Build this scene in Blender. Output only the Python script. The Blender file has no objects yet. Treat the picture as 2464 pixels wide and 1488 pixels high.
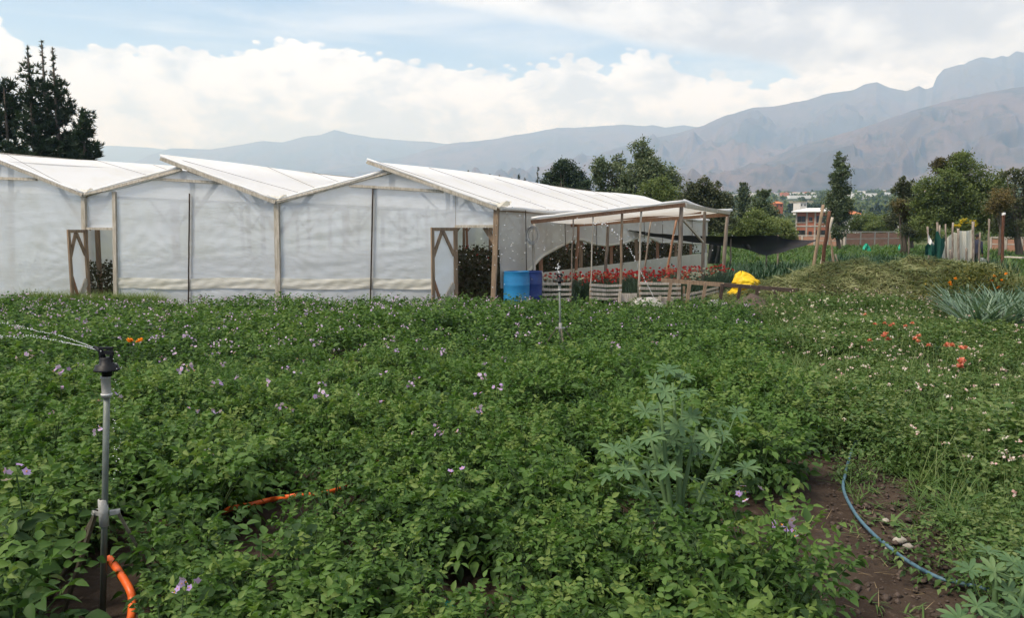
import bpy, math, random
import numpy as np
from mathutils import Vector, Matrix

# ---------------------------------------------------------------- camera, sky, sun, exposure
FPX, CXP, CYP, HZN, EYE = 1790.0, 1232.0, 744.0, 555.0, 1.8
TH = math.atan((CYP - HZN) / FPX)
scene = bpy.context.scene
col = scene.collection
cam_d = bpy.data.cameras.new("camera")
cam_d.sensor_fit = 'HORIZONTAL'; cam_d.sensor_width = 36.0
cam_d.lens = 36.0 * FPX / 2464.0
cam_d.clip_start = 0.05; cam_d.clip_end = 60000.0
cam = bpy.data.objects.new("camera", cam_d); col.objects.link(cam)
cam.location = (0, 0, EYE); cam.rotation_euler = (math.pi / 2 - TH, 0, 0)
scene.camera = cam
scene.view_settings.view_transform = 'Standard'
scene.view_settings.look = 'None'
scene.view_settings.exposure = 0.78
scene.view_settings.gamma = 1.0
scene.view_settings.use_curve_mapping = False
scene.render.engine = 'CYCLES'
scene.cycles.use_denoising = True
scene.cycles.max_bounces = 10
scene.cycles.transparent_max_bounces = 12
scene.cycles.volume_bounces = 6
scene.cycles.caustics_reflective = False
scene.cycles.caustics_refractive = False

SUN_EL, SUN_AZ = math.radians(57), math.radians(-120)      # azimuth from +Y towards +X
sd = bpy.data.lights.new("sun", 'SUN'); sd.energy = 3.0; sd.angle = math.radians(18); sd.color = (1.0, 0.955, 0.89)
so = bpy.data.objects.new("sun", sd); col.objects.link(so)
sv = Vector((math.sin(SUN_AZ) * math.cos(SUN_EL), math.cos(SUN_AZ) * math.cos(SUN_EL), math.sin(SUN_EL)))
so.rotation_euler = sv.to_track_quat('Z', 'Y').to_euler(); so.location = (0, 0, 60)

def D2az(x): return math.atan((x - CXP) / FPX)
def D2el(x, y): return math.atan((HZN - y) / FPX * math.cos(D2az(x)))

world = bpy.data.worlds.new("World"); scene.world = world; world.use_nodes = True
wn = world.node_tree; wn.nodes.clear()
def N(tree, typ, **kw):
    n = tree.nodes.new(typ)
    for k, v in kw.items():
        if k.startswith('i_'):
            key = k[2:]
            key = int(key) if key.isdigit() else key.replace('_', ' ')
            n.inputs[key].default_value = v
        else:
            setattr(n, k, v)
    return n
def math_n(tree, op, a, b=None, c=None, clamp=False):
    n = tree.nodes.new('ShaderNodeMath'); n.operation = op; n.use_clamp = clamp
    for i, v in enumerate((a, b, c)):
        if v is None: continue
        if isinstance(v, (int, float)): n.inputs[i].default_value = v
        else: tree.links.new(v, n.inputs[i])
    return n.outputs[0]
def smooth(tree, v, lo, hi, tmin=0.0, tmax=1.0):
    n = tree.nodes.new('ShaderNodeMapRange'); n.interpolation_type = 'SMOOTHSTEP'
    n.inputs['From Min'].default_value = lo; n.inputs['From Max'].default_value = hi
    n.inputs['To Min'].default_value = tmin; n.inputs['To Max'].default_value = tmax
    tree.links.new(v, n.inputs['Value']); return n.outputs['Result']
def fcurve(tree, v, pts):
    n = tree.nodes.new('ShaderNodeFloatCurve'); c = n.mapping.curves[0]
    pts = sorted(pts)
    c.points[0].location = pts[0]; c.points[1].location = pts[-1]
    for p in pts[1:-1]: c.points.new(*p)
    for p in c.points: p.handle_type = 'AUTO_CLAMPED'
    n.mapping.use_clip = False; n.mapping.update()
    tree.links.new(v, n.inputs['Value']); return n.outputs[0]
def mixc(tree, f, a, b):
    n = tree.nodes.new('ShaderNodeMix'); n.data_type = 'RGBA'
    for sock, v in ((n.inputs['Factor'], f), (n.inputs['A'], a), (n.inputs['B'], b)):
        if isinstance(v, (int, float)): sock.default_value = v
        elif isinstance(v, tuple): sock.default_value = v if len(v) == 4 else (*v, 1)
        else: tree.links.new(v, sock)
    return n.outputs['Result']

tc = N(wn, 'ShaderNodeTexCoord'); sep = N(wn, 'ShaderNodeSeparateXYZ'); wn.links.new(tc.outputs['Generated'], sep.inputs[0])
az = math_n(wn, 'ARCTAN2', sep.outputs['X'], sep.outputs['Y'])
el = math_n(wn, 'ARCSINE', sep.outputs['Z'])
def noise(tree, vec, scale, detail=6, rough=.55, dist=0.0):
    n = N(tree, 'ShaderNodeTexNoise', i_Scale=scale, i_Detail=detail, i_Roughness=rough, i_Distortion=dist)
    if vec is not None: tree.links.new(vec, n.inputs['Vector'])
    return n.outputs['Fac']
mp = N(wn, 'ShaderNodeMapping'); mp.inputs['Scale'].default_value = (1, 1, 1.9); wn.links.new(tc.outputs['Generated'], mp.inputs['Vector'])
vecS = mp.outputs['Vector']
n_big = noise(wn, vecS, 5.0, 4, .5, .3)
n_med = noise(wn, vecS, 17.0, 6, .6, .3)
n_puff = noise(wn, vecS, 60.0, 4, .6)
vor = N(wn, 'ShaderNodeTexVoronoi', i_Scale=58.0); vor.feature = 'SMOOTH_F1'; vor.inputs['Smoothness'].default_value = .35
wn.links.new(vecS, vor.inputs['Vector'])
# azimuth -> 0..1 over the whole circle, elevation in units of 0.5 rad
azn = math_n(wn, 'MULTIPLY_ADD', az, 1 / (2 * math.pi), 0.5)
def cpts(lst, tail_l, tail_r):
    o = [(D2az(x) / (2 * math.pi) + .5, D2el(x, y) / .5) for x, y in lst]
    return [(0.0, tail_l)] + [(.3, tail_l)] + o + [(.7, tail_r), (1.0, tail_l)]
bank = cpts([(-300, 40), (-60, 30), (70, 70), (105, 122), (230, 122), (420, 118), (540, 134), (620, 120), (740, 104), (820, 118), (960, 150), (1080, 166),
             (1200, 178), (1330, 158), (1400, 138), (1440, 178), (1478, 172), (1500, 128), (1590, 142), (1640, 182), (1740, 180), (1800, 204), (1870, 190), (2000, 170), (2600, 150)], .50, .50)
deck = cpts([(-400, -260), (300, -120), (650, -55), (850, -5), (1000, 28), (1240, 68), (1400, 95), (1600, 132), (1780, 150), (1900, 190), (2000, 300), (2600, 320)], .75, .15)
e_bank = math_n(wn, 'MULTIPLY', fcurve(wn, azn, bank), .5)
e_deck = math_n(wn, 'MULTIPLY', fcurve(wn, azn, deck), .5)
def centred(v, amp): return math_n(wn, 'MULTIPLY', math_n(wn, 'SUBTRACT', v, .5), amp)
puff = math_n(wn, 'ADD', centred(n_med, .034), math_n(wn, 'MULTIPLY', math_n(wn, 'SUBTRACT', .3, vor.outputs['Distance']), .022))
puff = math_n(wn, 'ADD', puff, centred(n_puff, .016))
d_bank = math_n(wn, 'ADD', math_n(wn, 'SUBTRACT', e_bank, el), puff)
m_bank = smooth(wn, d_bank, -.0030, .0060)
d_deck = math_n(wn, 'ADD', math_n(wn, 'SUBTRACT', el, e_deck), math_n(wn, 'ADD', centred(n_big, .03), centred(n_med, .02)))
m_deck = smooth(wn, d_deck, -.012, .016)
# thin veil over the blue
mp2 = N(wn, 'ShaderNodeMapping'); mp2.inputs['Scale'].default_value = (1, 1, 7); wn.links.new(tc.outputs['Generated'], mp2.inputs['Vector'])
n_cir = noise(wn, mp2.outputs['Vector'], 3.2, 5, .55, .4)
veil = smooth(wn, n_cir, .42, .78, .06, .55)
cover = math_n(wn, 'MAXIMUM', math_n(wn, 'MAXIMUM', m_bank, m_deck), veil)
# cloud shading: white crowns, soft grey bellies
shade_b = smooth(wn, math_n(wn, 'ADD', math_n(wn, 'ADD', n_med, centred(n_big, .9)), math_n(wn, 'MULTIPLY', d_bank, 2.2)), .44, .78)
shade_d = smooth(wn, math_n(wn, 'ADD', math_n(wn, 'ADD', n_big, centred(n_med, .45)), math_n(wn, 'MULTIPLY', d_deck, .9)), .44, .70)
c_bank = mixc(wn, shade_b, (1.06, 1.11, 1.22), (.66, .72, .84))
c_deck = mixc(wn, shade_d, (.94, .98, 1.05), (.55, .57, .64))
c_cloud = mixc(wn, math_n(wn, 'MULTIPLY', m_deck, math_n(wn, 'SUBTRACT', 1.0, m_bank)), c_bank, c_deck)
sky = N(wn, 'ShaderNodeTexSky'); sky.sky_type = 'NISHITA'; sky.sun_disc = False
sky.sun_elevation = SUN_EL; sky.sun_rotation = SUN_AZ; sky.altitude = 2600; sky.air_density = 1.0; sky.dust_density = 1.2; sky.ozone_density = 1.0
bg_s = N(wn, 'ShaderNodeBackground', i_Strength=.12); wn.links.new(sky.outputs[0], bg_s.inputs['Color'])
bg_c = N(wn, 'ShaderNodeBackground', i_Strength=.65); wn.links.new(c_cloud, bg_c.inputs['Color'])
mx = N(wn, 'ShaderNodeMixShader'); wn.links.new(cover, mx.inputs[0]); wn.links.new(bg_s.outputs[0], mx.inputs[1]); wn.links.new(bg_c.outputs[0], mx.inputs[2])
world.cycles.sampling_method = 'MANUAL'; world.cycles.sample_map_resolution = 256
wo = N(wn, 'ShaderNodeOutputWorld'); wn.links.new(mx.outputs[0], wo.inputs['Surface'])

# ---------------------------------------------------------------- helpers
rnd = random.Random(11); rs = np.random.RandomState(11)
CT, ST = math.cos(TH), math.sin(TH)
def ray(x, y):
    dx, dy = (x - CXP) / FPX, -(y - CYP) / FPX
    return Vector((dx, CT + dy * ST, -ST + dy * CT))
def P(x, y, Y):                      # point seen at (x, y) of the photograph, Y metres ahead
    r = ray(x, y); s = Y / r.y
    return Vector((r.x * s, Y, EYE + r.z * s))
def G(x, y, z=0.0):                  # point at height z
    r = ray(x, y); s = (z - EYE) / r.z
    return Vector((r.x * s, r.y * s, z))
def plane_pt(x, y, p0, nrm):         # point of a vertical plane
    r = ray(x, y); o = Vector((0, 0, EYE)); s = (p0 - o).dot(nrm) / r.dot(nrm)
    return o + r * s

def tag(o, label=None, cat=None, group=None, kind=None):
    if label: o['label'] = label
    if cat: o['category'] = cat
    if group: o['group'] = group
    if kind: o['kind'] = kind
    return o
ORG = {}
def empty(name, loc, label=None, cat=None, group=None):
    o = bpy.data.objects.new(name, None); col.objects.link(o); o.location = loc; o.empty_display_size = .2
    ORG[o.name] = Vector(loc); tag(o, label, cat, group); return o
def org_of(p):
    v = Vector((0, 0, 0))
    while p is not None:
        v += Vector(p.location); p = p.parent
    return v
def link(name, mesh, parent=None, loc=None):
    o = bpy.data.objects.new(name, mesh); col.objects.link(o)
    if parent is not None: o.parent = parent
    if loc is not None: o.location = loc
    return o
def np_mesh(name, V, faces, mats, attr=None, midx=None, smooth_=False):
    """V (n,3); faces: list of int arrays (m,k)"""
    me = bpy.data.meshes.new(name)
    V = np.asarray(V, np.float32)
    fl = [np.asarray(f, np.int32) for f in faces if len(f)]
    loops = np.concatenate([f.ravel() for f in fl]); tot = np.concatenate([np.full(len(f), f.shape[1], np.int32) for f in fl])
    me.vertices.add(len(V)); me.vertices.foreach_set('co', V.ravel())
    me.loops.add(len(loops)); me.loops.foreach_set('vertex_index', loops)
    me.polygons.add(len(tot)); me.polygons.foreach_set('loop_start', np.concatenate([[0], np.cumsum(tot)[:-1]]).astype(np.int32))
    for m in (mats if isinstance(mats, (list, tuple)) else [mats]): me.materials.append(m)
    if midx is not None: me.polygons.foreach_set('material_index', np.asarray(midx, np.int32))
    if smooth_: me.polygons.foreach_set('use_smooth', np.ones(len(tot), bool))
    me.update(calc_edges=True)
    if attr is not None:
        a = me.attributes.new('tint', 'FLOAT', 'POINT'); a.data.foreach_set('value', np.asarray(attr, np.float32))
    return me
class MB:
    """collects simple shapes into one mesh"""
    def __init__(s): s.v = []; s.f = []; s.sm = []
    def add(s, vs, fs, sm=False):
        b = len(s.v); s.v += [tuple(v) for v in vs]; s.f += [tuple(b + i for i in f) for f in fs]; s.sm += [sm] * len(fs); return s
    def box(s, c, d, rz=0.0):
        c = Vector(c); hx, hy, hz = d[0] / 2, d[1] / 2, d[2] / 2; cs, sn = math.cos(rz), math.sin(rz)
        vs = [c + Vector((x * cs - y * sn, x * sn + y * cs, z)) for z in (-hz, hz) for x, y in ((-hx, -hy), (hx, -hy), (hx, hy), (-hx, hy))]
        return s.add(vs, [(3, 2, 1, 0), (4, 5, 6, 7), (0, 1, 5, 4), (1, 2, 6, 5), (2, 3, 7, 6), (3, 0, 4, 7)])
    def beam(s, a, b, w, h, up=(0, 0, 1), jit=0.0):
        a, b = Vector(a), Vector(b); d = (b - a).normalized(); up = Vector(up)
        if abs(d.dot(up)) > .97: up = Vector((0, 1, 0))
        x = d.cross(up).normalized(); z = x.cross(d).normalized()
        vs = []
        for p in (a, b):
            for sx, sz in ((-1, -1), (1, -1), (1, 1), (-1, 1)):
                j = Vector((rnd.uniform(-jit, jit), rnd.uniform(-jit, jit), rnd.uniform(-jit, jit)))
                vs.append(p + x * sx * w / 2 + z * sz * h / 2 + j)
        return s.add(vs, [(3, 2, 1, 0), (4, 5, 6, 7), (0, 1, 5, 4), (1, 2, 6, 5), (2, 3, 7, 6), (3, 0, 4, 7)])
    def tube(s, pts, rad, n=8, cap=True, wob=0.0):
        pts = [Vector(p) for p in pts]; k = len(pts)
        if isinstance(rad, (int, float)): rad = [rad] * k
        vs = []; ref = None
        for i, p in enumerate(pts):
            t = (pts[min(i + 1, k - 1)] - pts[max(i - 1, 0)]).normalized()
            if ref is None: ref = Vector((1, 0, 0)) if abs(t.x) < .8 else Vector((0, 1, 0))
            x = (ref - t * ref.dot(t)).normalized(); y = t.cross(x); ref = x
            for j in range(n):
                a = 2 * math.pi * j / n; r = rad[i] * (1 + rnd.uniform(-wob, wob))
                vs.append(p + x * math.cos(a) * r + y * math.sin(a) * r)
        fs = [(i * n + j, i * n + (j + 1) % n, (i + 1) * n + (j + 1) % n, (i + 1) * n + j) for i in range(k - 1) for j in range(n)]
        b = len(s.v); s.add(vs, fs, True)
        if cap: s.f += [tuple(b + j for j in reversed(range(n))), tuple(b + (k - 1) * n + j for j in range(n))]; s.sm += [False, False]
        return s
    def pole(s, a, b, r0, r1=None, n=8, seg=5, bend=0.02):   # a slightly crooked round pole
        a, b = Vector(a), Vector(b); r1 = r1 or r0 * .85; L = (b - a).length
        pts = []; rr = []
        for i in range(seg + 1):
            t = i / seg; off = Vector((rnd.uniform(-1, 1), rnd.uniform(-1, 1), 0)) * bend * L * .35 * (0 < i < seg)
            pts.append(a.lerp(b, t) + off); rr.append((r0 + (r1 - r0) * t) * rnd.uniform(.93, 1.07))
        return s.tube(pts, rr, n, wob=.06)
    def lathe(s, c, prof, n=20):   # prof: (r, z)
        c = Vector(c); vs = [c + Vector((r * math.cos(2 * math.pi * j / n), r * math.sin(2 * math.pi * j / n), z)) for r, z in prof for j in range(n)]
        fs = [(i * n + j, i * n + (j + 1) % n, (i + 1) * n + (j + 1) % n, (i + 1) * n + j) for i in range(len(prof) - 1) for j in range(n)]
        return s.add(vs, fs, True)
    def grid(s, rows, sm=True):     # rows: list of equal lists of points
        m = len(rows[0]); vs = [p for r in rows for p in r]
        fs = [(i * m + j, i * m + j + 1, (i + 1) * m + j + 1, (i + 1) * m + j) for i in range(len(rows) - 1) for j in range(m - 1)]
        return s.add(vs, fs, sm)
    def build(s, name, mat, parent=None, loc=None):
        me = bpy.data.meshes.new(name)
        off = org_of(parent) if parent is not None else Vector(loc or (0, 0, 0))
        me.from_pydata([(v[0] - off.x, v[1] - off.y, v[2] - off.z) for v in s.v], [], s.f)
        for m in (mat if isinstance(mat, (list, tuple)) else [mat]): me.materials.append(m)
        me.polygons.foreach_set('use_smooth', s.sm); me.update()
        return link(name, me, parent, None if parent is not None else loc)

# numpy value noise
_perm = rs.permutation(4096); _val = rs.rand(4096)
def vnoise(x, y):
    xi = np.floor(x).astype(int); yi = np.floor(y).astype(int); xf = x - xi; yf = y - yi
    u = xf * xf * (3 - 2 * xf); v = yf * yf * (3 - 2 * yf)
    h = lambda a, b: _val[_perm[(_perm[a & 4095] + b) & 4095]]
    return (h(xi, yi) * (1 - u) + h(xi + 1, yi) * u) * (1 - v) + (h(xi, yi + 1) * (1 - u) + h(xi + 1, yi + 1) * u) * v
def fbm(x, y, o=5, g=.5):
    s = 0; a = 1; t = 0
    for i in range(o): s = s + a * vnoise(x * 2 ** i + 17.3 * i, y * 2 ** i + 9.1 * i); t += a; a *= g
    return s / t
def ridged(x, y, o=5):
    s = 0; a = 1; t = 0
    for i in range(o): s = s + a * (1 - abs(2 * vnoise(x * 2 ** i + 31.7 * i, y * 2 ** i + 5.3 * i) - 1)); t += a; a *= .5
    return s / t

# ---------------------------------------------------------------- materials
def new_mat(name):
    m = bpy.data.materials.new(name); m.use_nodes = True; t = m.node_tree; t.nodes.clear()
    out = N(t, 'ShaderNodeOutputMaterial'); return m, t, out
def c4(c): return (c[0], c[1], c[2], 1)
def pmat(name, a, b=None, rough=.75, scale=6.0, stretch=(1, 1, 1), bump=.15, bscale=None, spec=.3, metal=0.0, contrast=(.3, .7), detail=6):
    m, t, out = new_mat(name); b = b or tuple(x * .72 for x in a)
    tcn = N(t, 'ShaderNodeTexCoord'); mpn = N(t, 'ShaderNodeMapping'); mpn.inputs['Scale'].default_value = stretch
    t.links.new(tcn.outputs['Object'], mpn.inputs['Vector'])
    f = noise(t, mpn.outputs['Vector'], scale, detail, .6)
    c = mixc(t, smooth(t, f, *contrast), c4(a), c4(b))
    p = N(t, 'ShaderNodeBsdfPrincipled', i_Roughness=rough, i_Metallic=metal); p.inputs['Specular IOR Level'].default_value = spec
    t.links.new(c, p.inputs['Base Color'])
    if bump:
        bn = N(t, 'ShaderNodeBump', i_Strength=bump, i_Distance=.02)
        t.links.new(noise(t, mpn.outputs['Vector'], bscale or scale * 3, 5, .6), bn.inputs['Height']); t.links.new(bn.outputs[0], p.inputs['Normal'])
    t.links.new(p.outputs[0], out.inputs['Surface']); return m
def leafmat(name, stops, rough=.5, trans=.25, spec=.35, tcol=1.25):
    """stops: colours along the tint attribute"""
    m, t, out = new_mat(name)
    at = N(t, 'ShaderNodeAttribute'); at.attribute_name = 'tint'
    oi = N(t, 'ShaderNodeObjectInfo')
    fac = math_n(t, 'MULTIPLY_ADD', math_n(t, 'SUBTRACT', oi.outputs['Random'], .5), .34, at.outputs['Fac'])
    r = N(t, 'ShaderNodeValToRGB'); e = r.color_ramp.elements
    e[0].position = 0; e[0].color = c4(stops[0]); e[1].position = 1; e[1].color = c4(stops[-1])
    for i, s_ in enumerate(stops[1:-1], 1): e.new(i / (len(stops) - 1)).color = c4(s_)
    t.links.new(fac, r.inputs[0])
    p = N(t, 'ShaderNodeBsdfPrincipled', i_Roughness=rough); p.inputs['Specular IOR Level'].default_value = spec
    t.links.new(r.outputs[0], p.inputs['Base Color'])
    tr = N(t, 'ShaderNodeBsdfTranslucent')
    g = N(t, 'ShaderNodeMixRGB'); g.blend_type = 'MULTIPLY'; g.inputs[0].default_value = 1; g.inputs[2].default_value = (tcol * 1.1, tcol * 1.2, tcol * .6, 1)
    t.links.new(r.outputs[0], g.inputs[1]); t.links.new(g.outputs[0], tr.inputs['Color'])
    mxs = N(t, 'ShaderNodeMixShader'); mxs.inputs[0].default_value = trans
    t.links.new(p.outputs[0], mxs.inputs[1]); t.links.new(tr.outputs[0], mxs.inputs[2]); t.links.new(mxs.outputs[0], out.inputs['Surface']); return m
def filmmat(name, colr, alpha=.2, transl=.45, gloss=.12, rough=.28, bump=.25, stretch=(1, 1, 1), scale=3.0, dirt=.12):
    m, t, out = new_mat(name)
    tcn = N(t, 'ShaderNodeTexCoord'); mpn = N(t, 'ShaderNodeMapping'); mpn.inputs['Scale'].default_value = stretch
    mpn.inputs['Rotation'].default_value = (0, .25, 0)
    t.links.new(tcn.outputs['Object'], mpn.inputs['Vector'])
    h = noise(t, mpn.outputs['Vector'], scale, 4, .55, .6)
    bn = N(t, 'ShaderNodeBump', i_Strength=bump, i_Distance=.05); t.links.new(h, bn.inputs['Height'])
    dn = noise(t, tcn.outputs['Object'], 1.3, 6, .6)
    c = mixc(t, smooth(t, dn, .4, .75, 0, 1), c4(colr), c4(tuple(x * (1 - dirt) * k for x, k in zip(colr, (1, .985, .93)))))
    df = N(t, 'ShaderNodeBsdfDiffuse'); tl = N(t, 'ShaderNodeBsdfTranslucent'); gl = N(t, 'ShaderNodeBsdfGlossy', i_Roughness=rough)
    tp = N(t, 'ShaderNodeBsdfTransparent')
    for q in (df, tl): t.links.new(c, q.inputs['Color'])
    for q in (df, gl): t.links.new(bn.outputs[0], q.inputs['Normal'])
    def mixs(f, a, b):
        n = N(t, 'ShaderNodeMixShader'); n.inputs[0].default_value = f; t.links.new(a, n.inputs[1]); t.links.new(b, n.inputs[2]); return n.outputs[0]
    s_ = mixs(transl, df.outputs[0], tl.outputs[0]); s_ = mixs(gloss, s_, gl.outputs[0]); s_ = mixs(alpha, s_, tp.outputs[0])
    t.links.new(s_, out.inputs['Surface']); return m

M = {}
M['film'] = filmmat('greenhouse_film', (.88, .94, .99), .25, .27, .12, .18, .12, (.7, 1, 3.4), 2.4)
M['roof'] = filmmat('roof_film', (.88, .89, .90), .04, .32, .08, .35, .25, (1, .4, 1), 3.0, .04)
M['band'] = filmmat('cream_film_band', (.80, .78, .69), .06, .40, .08, .35, .25, (1, 1, 4), 3.0, .10)
M['sheet'] = filmmat('weathered_sheet', (.76, .75, .71), .20, .55, .10, .35, .6, (1, 1, 2), 2.5)
M['wood'] = pmat('weathered_timber', (.34, .245, .16), (.20, .145, .10), .85, 4, (6, 6, .8), .5, 20)
M['wood_red'] = pmat('reddish_timber', (.36, .20, .12), (.24, .13, .08), .8, 4, (6, 6, .8), .4, 20)
M['wood_pale'] = pmat('pale_painted_timber', (.58, .53, .45), (.36, .32, .25), .8, 5, (5, 5, .7), .4, 22)
M['wood_grey'] = pmat('grey_weathered_pole', (.30, .25, .20), (.16, .13, .105), .9, 5, (5, 5, .6), .6, 18)
M['wood_dark'] = pmat('dark_wet_timber', (.085, .06, .045), (.045, .033, .026), .8, 5, (5, 5, 1), .5, 18)
M['rope'] = pmat('dark_batten', (.07, .05, .04), (.04, .03, .025), .9, 12)
# ---------------------------------------------------------------- ground and far terrain
def terrain_z(X, Y):
    r = np.sqrt(X ** 2 + Y ** 2)
    far = np.maximum(0, r - 170.0) * .049 * np.clip((r - 170) / 900, 0, 1) ** .6
    return far
def axis(a, step, b, n, far):
    near = np.arange(a, b, step); g = np.geomspace(step * 2, far, n)
    return near, g
xn = np.arange(-13, 13, .16); xg = np.cumsum(np.geomspace(.2, 1900, 46)); xs = np.concatenate([(-13 - xg)[::-1], xn, 13 + xg])
yn = np.arange(-1, 24, .16); yg = np.cumsum(np.geomspace(.2, 1900, 46)); ys = np.concatenate([[-60, -20, -6], yn, 24 + yg])
GX, GY = np.meshgrid(xs, ys)
near = np.clip(1 - (np.abs(GX) - 10) / 8, 0, 1) * np.clip(1 - (GY - 19) / 8, 0, 1)
GZ = terrain_z(GX, GY) + near * (.05 * (fbm(GX * 1.7, GY * 1.7, 4) - .5) + .035 * (fbm(GX * 9, GY * 9, 2) - .5)) - .02
ny, nx = GX.shape
idx = np.arange(nx * ny).reshape(ny, nx)
F4 = np.stack([idx[:-1, :-1], idx[:-1, 1:], idx[1:, 1:], idx[1:, :-1]], -1).reshape(-1, 4)
m, t, out = new_mat('soil_and_meadow')
geo = N(t, 'ShaderNodeNewGeometry'); sp = N(t, 'ShaderNodeSeparateXYZ'); t.links.new(geo.outputs['Position'], sp.inputs[0])
f1 = noise(t, geo.outputs['Position'], 2.5, 7, .65); f2 = noise(t, geo.outputs['Position'], 22, 5, .6)
soil = mixc(t, smooth(t, f1, .35, .7), (.036, .025, .019, 1), (.066, .048, .036, 1))
soil = mixc(t, smooth(t, f2, .55, .8), soil, (.11, .085, .066, 1))
f3 = noise(t, geo.outputs['Position'], .12, 7, .62); f4 = noise(t, geo.outputs['Position'], .012, 8, .62)
grass = mixc(t, smooth(t, f3, .35, .7), (.055, .085, .028, 1), (.11, .115, .05, 1))
farc = mixc(t, smooth(t, f4, .38, .66), (.05, .075, .035, 1), (.17, .145, .085, 1))
dist = N(t, 'ShaderNodeVectorMath'); dist.operation = 'LENGTH'; t.links.new(geo.outputs['Position'], dist.inputs[0])
c = mixc(t, smooth(t, math_n(t, 'ADD', dist.outputs['Value'], math_n(t, 'MULTIPLY', f1, 6)), 20, 26), soil, grass)
c = mixc(t, smooth(t, dist.outputs['Value'], 120, 400), c, farc)
p = N(t, 'ShaderNodeBsdfPrincipled', i_Roughness=.95); p.inputs['Specular IOR Level'].default_value = .15
bn = N(t, 'ShaderNodeBump', i_Strength=.7, i_Distance=.03); t.links.new(f2, bn.inputs['Height']); t.links.new(bn.outputs[0], p.inputs['Normal'])
t.links.new(c, p.inputs['Base Color']); t.links.new(p.outputs[0], out.inputs['Surface']); M['ground'] = m
g = link('ground', np_mesh('ground', np.stack([GX, GY, GZ], -1).reshape(-1, 3), [F4], M['ground'], smooth_=True)); tag(g, kind='structure')

# mountains: real ranges, kilometres away, with spurs and gullies
m, t, out = new_mat('mountain_slopes')
geo = N(t, 'ShaderNodeNewGeometry'); sp = N(t, 'ShaderNodeSeparateXYZ'); t.links.new(geo.outputs['Position'], sp.inputs[0])
f1 = noise(t, geo.outputs['Position'], .0016, 9, .6); f2 = noise(t, geo.outputs['Position'], .009, 7, .65)
c = mixc(t, smooth(t, f1, .38, .66), (.135, .095, .08, 1), (.06, .056, .052, 1))
c = mixc(t, smooth(t, f2, .50, .66, 0, .8), c, (.035, .04, .03, 1))
c = mixc(t, smooth(t, math_n(t, 'MULTIPLY_ADD', f1, 900, sp.outputs['Z']), 900, 2100, 0, .8), c, (.115, .11, .105, 1))
p = N(t, 'ShaderNodeBsdfPrincipled', i_Roughness=1.0); p.inputs['Specular IOR Level'].default_value = .05
t.links.new(c, p.inputs['Base Color']); t.links.new(p.outputs[0], out.inputs['Surface']); M['mtn'] = m
def mountain(name, ridge, Yr, depth, amp, foot_y, nk, seed, jag=1.0):
    rx = np.array([p_[0] for p_ in ridge], float); ry = np.array([p_[1] for p_ in ridge], float)
    na, ns = 520, 70
    x = np.linspace(rx[0], rx[-1], na); tt = (x - CXP) / FPX
    rough = (fbm(x / 46. + seed, x * 0 + seed, 5, .6) - .5) * 9 * jag
    el_ = (HZN - (np.interp(x, rx, ry) + rough)) / FPX
    s = np.concatenate([np.linspace(0, 1, ns), [1.12, 1.3]])
    S, T = np.meshgrid(s, tt, indexing='ij')
    Yd = Yr - depth + depth * S
    zr = EYE + Yr * el_[None, :]
    zf = EYE + (Yr - depth) * (HZN - foot_y) / FPX
    w = .9 * fbm(S * 2.2 + seed, T * 7 + seed, 4)
    gul = ridged(T * nk + w * 3 + seed, S * 2.0 + seed * .3, 5)
    gul2 = ridged(T * nk * 3.7 + w * 5, S * 5 + seed, 5)
    shape = .62 * S + .38 * S ** 2.2
    prof = zf + (zr - zf) * shape
    env = np.clip(4 * S * (1 - S), 0, 1)
    Z = prof + env * amp * ((gul - .55) * 1.2 + (gul2 - .55) * .5)
    back = S > 1
    Z = np.where(back, zr - (S - 1) * depth * .5, Z)
    X = T * Yd
    V = np.stack([X, Yd, Z], -1).reshape(-1, 3)
    n0, n1 = S.shape; idx = np.arange(n0 * n1).reshape(n0, n1)
    F = np.stack([idx[:-1, :-1], idx[:-1, 1:], idx[1:, 1:], idx[1:, :-1]], -1).reshape(-1, 4)
    o = link(name, np_mesh(name, V, [F], M['mtn'], smooth_=True)); tag(o, kind='structure'); return o
mountain('mountain', [(1250, 520), (1420, 480), (1560, 458), (1680, 432), (1800, 398), (1930, 350), (2060, 312), (2190, 268), (2330, 236), (2470, 214), (2900, 180)],
         4600, 1900, 230, 500, 8, 3.1, .8)
mountain('mountain', [(900, 480), (1100, 460), (1300, 420), (1480, 360), (1600, 330), (1680, 309), (1740, 284), (1800, 268), (1860, 262), (1926, 249), (1965, 235), (2032, 226), (2059, 213), (2086, 209), (2119, 222), (2158, 228), (2186, 216), (2204, 225),
         (2220, 220), (2226, 198), (2243, 179), (2279, 169), (2288, 170), (2300, 161), (2328, 151), (2358, 155), (2376, 148), (2391, 151), (2409, 138), (2436, 143), (2451, 136), (2464, 127), (2560, 112), (2700, 140), (3000, 130)],
         7000, 2800, 420, 500, 6, 7.7, .7)
mountain('mountain', [(300, 480), (600, 440), (800, 412), (970, 382), (1080, 352), (1180, 340), (1284, 324), (1338, 312), (1380, 315), (1427, 311), (1462, 309), (1495, 305), (1542, 309), (1565, 307), (1593, 313), (1636, 307), (1671, 312), (1800, 330), (2100, 360), (2500, 380)],
         9000, 3000, 260, 500, 6, 12.9, .6)
mountain('mountain', [(100, 470), (300, 410), (380, 375), (425, 361), (520, 363), (600, 352), (640, 345), (690, 348), (740, 334), (780, 331), (812, 319), (850, 328), (900, 336), (960, 342), (1040, 346), (1090, 352), (1200, 370), (1400, 400), (1700, 430)],
         11000, 3000, 240, 500, 6, 21.3, .5)
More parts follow.
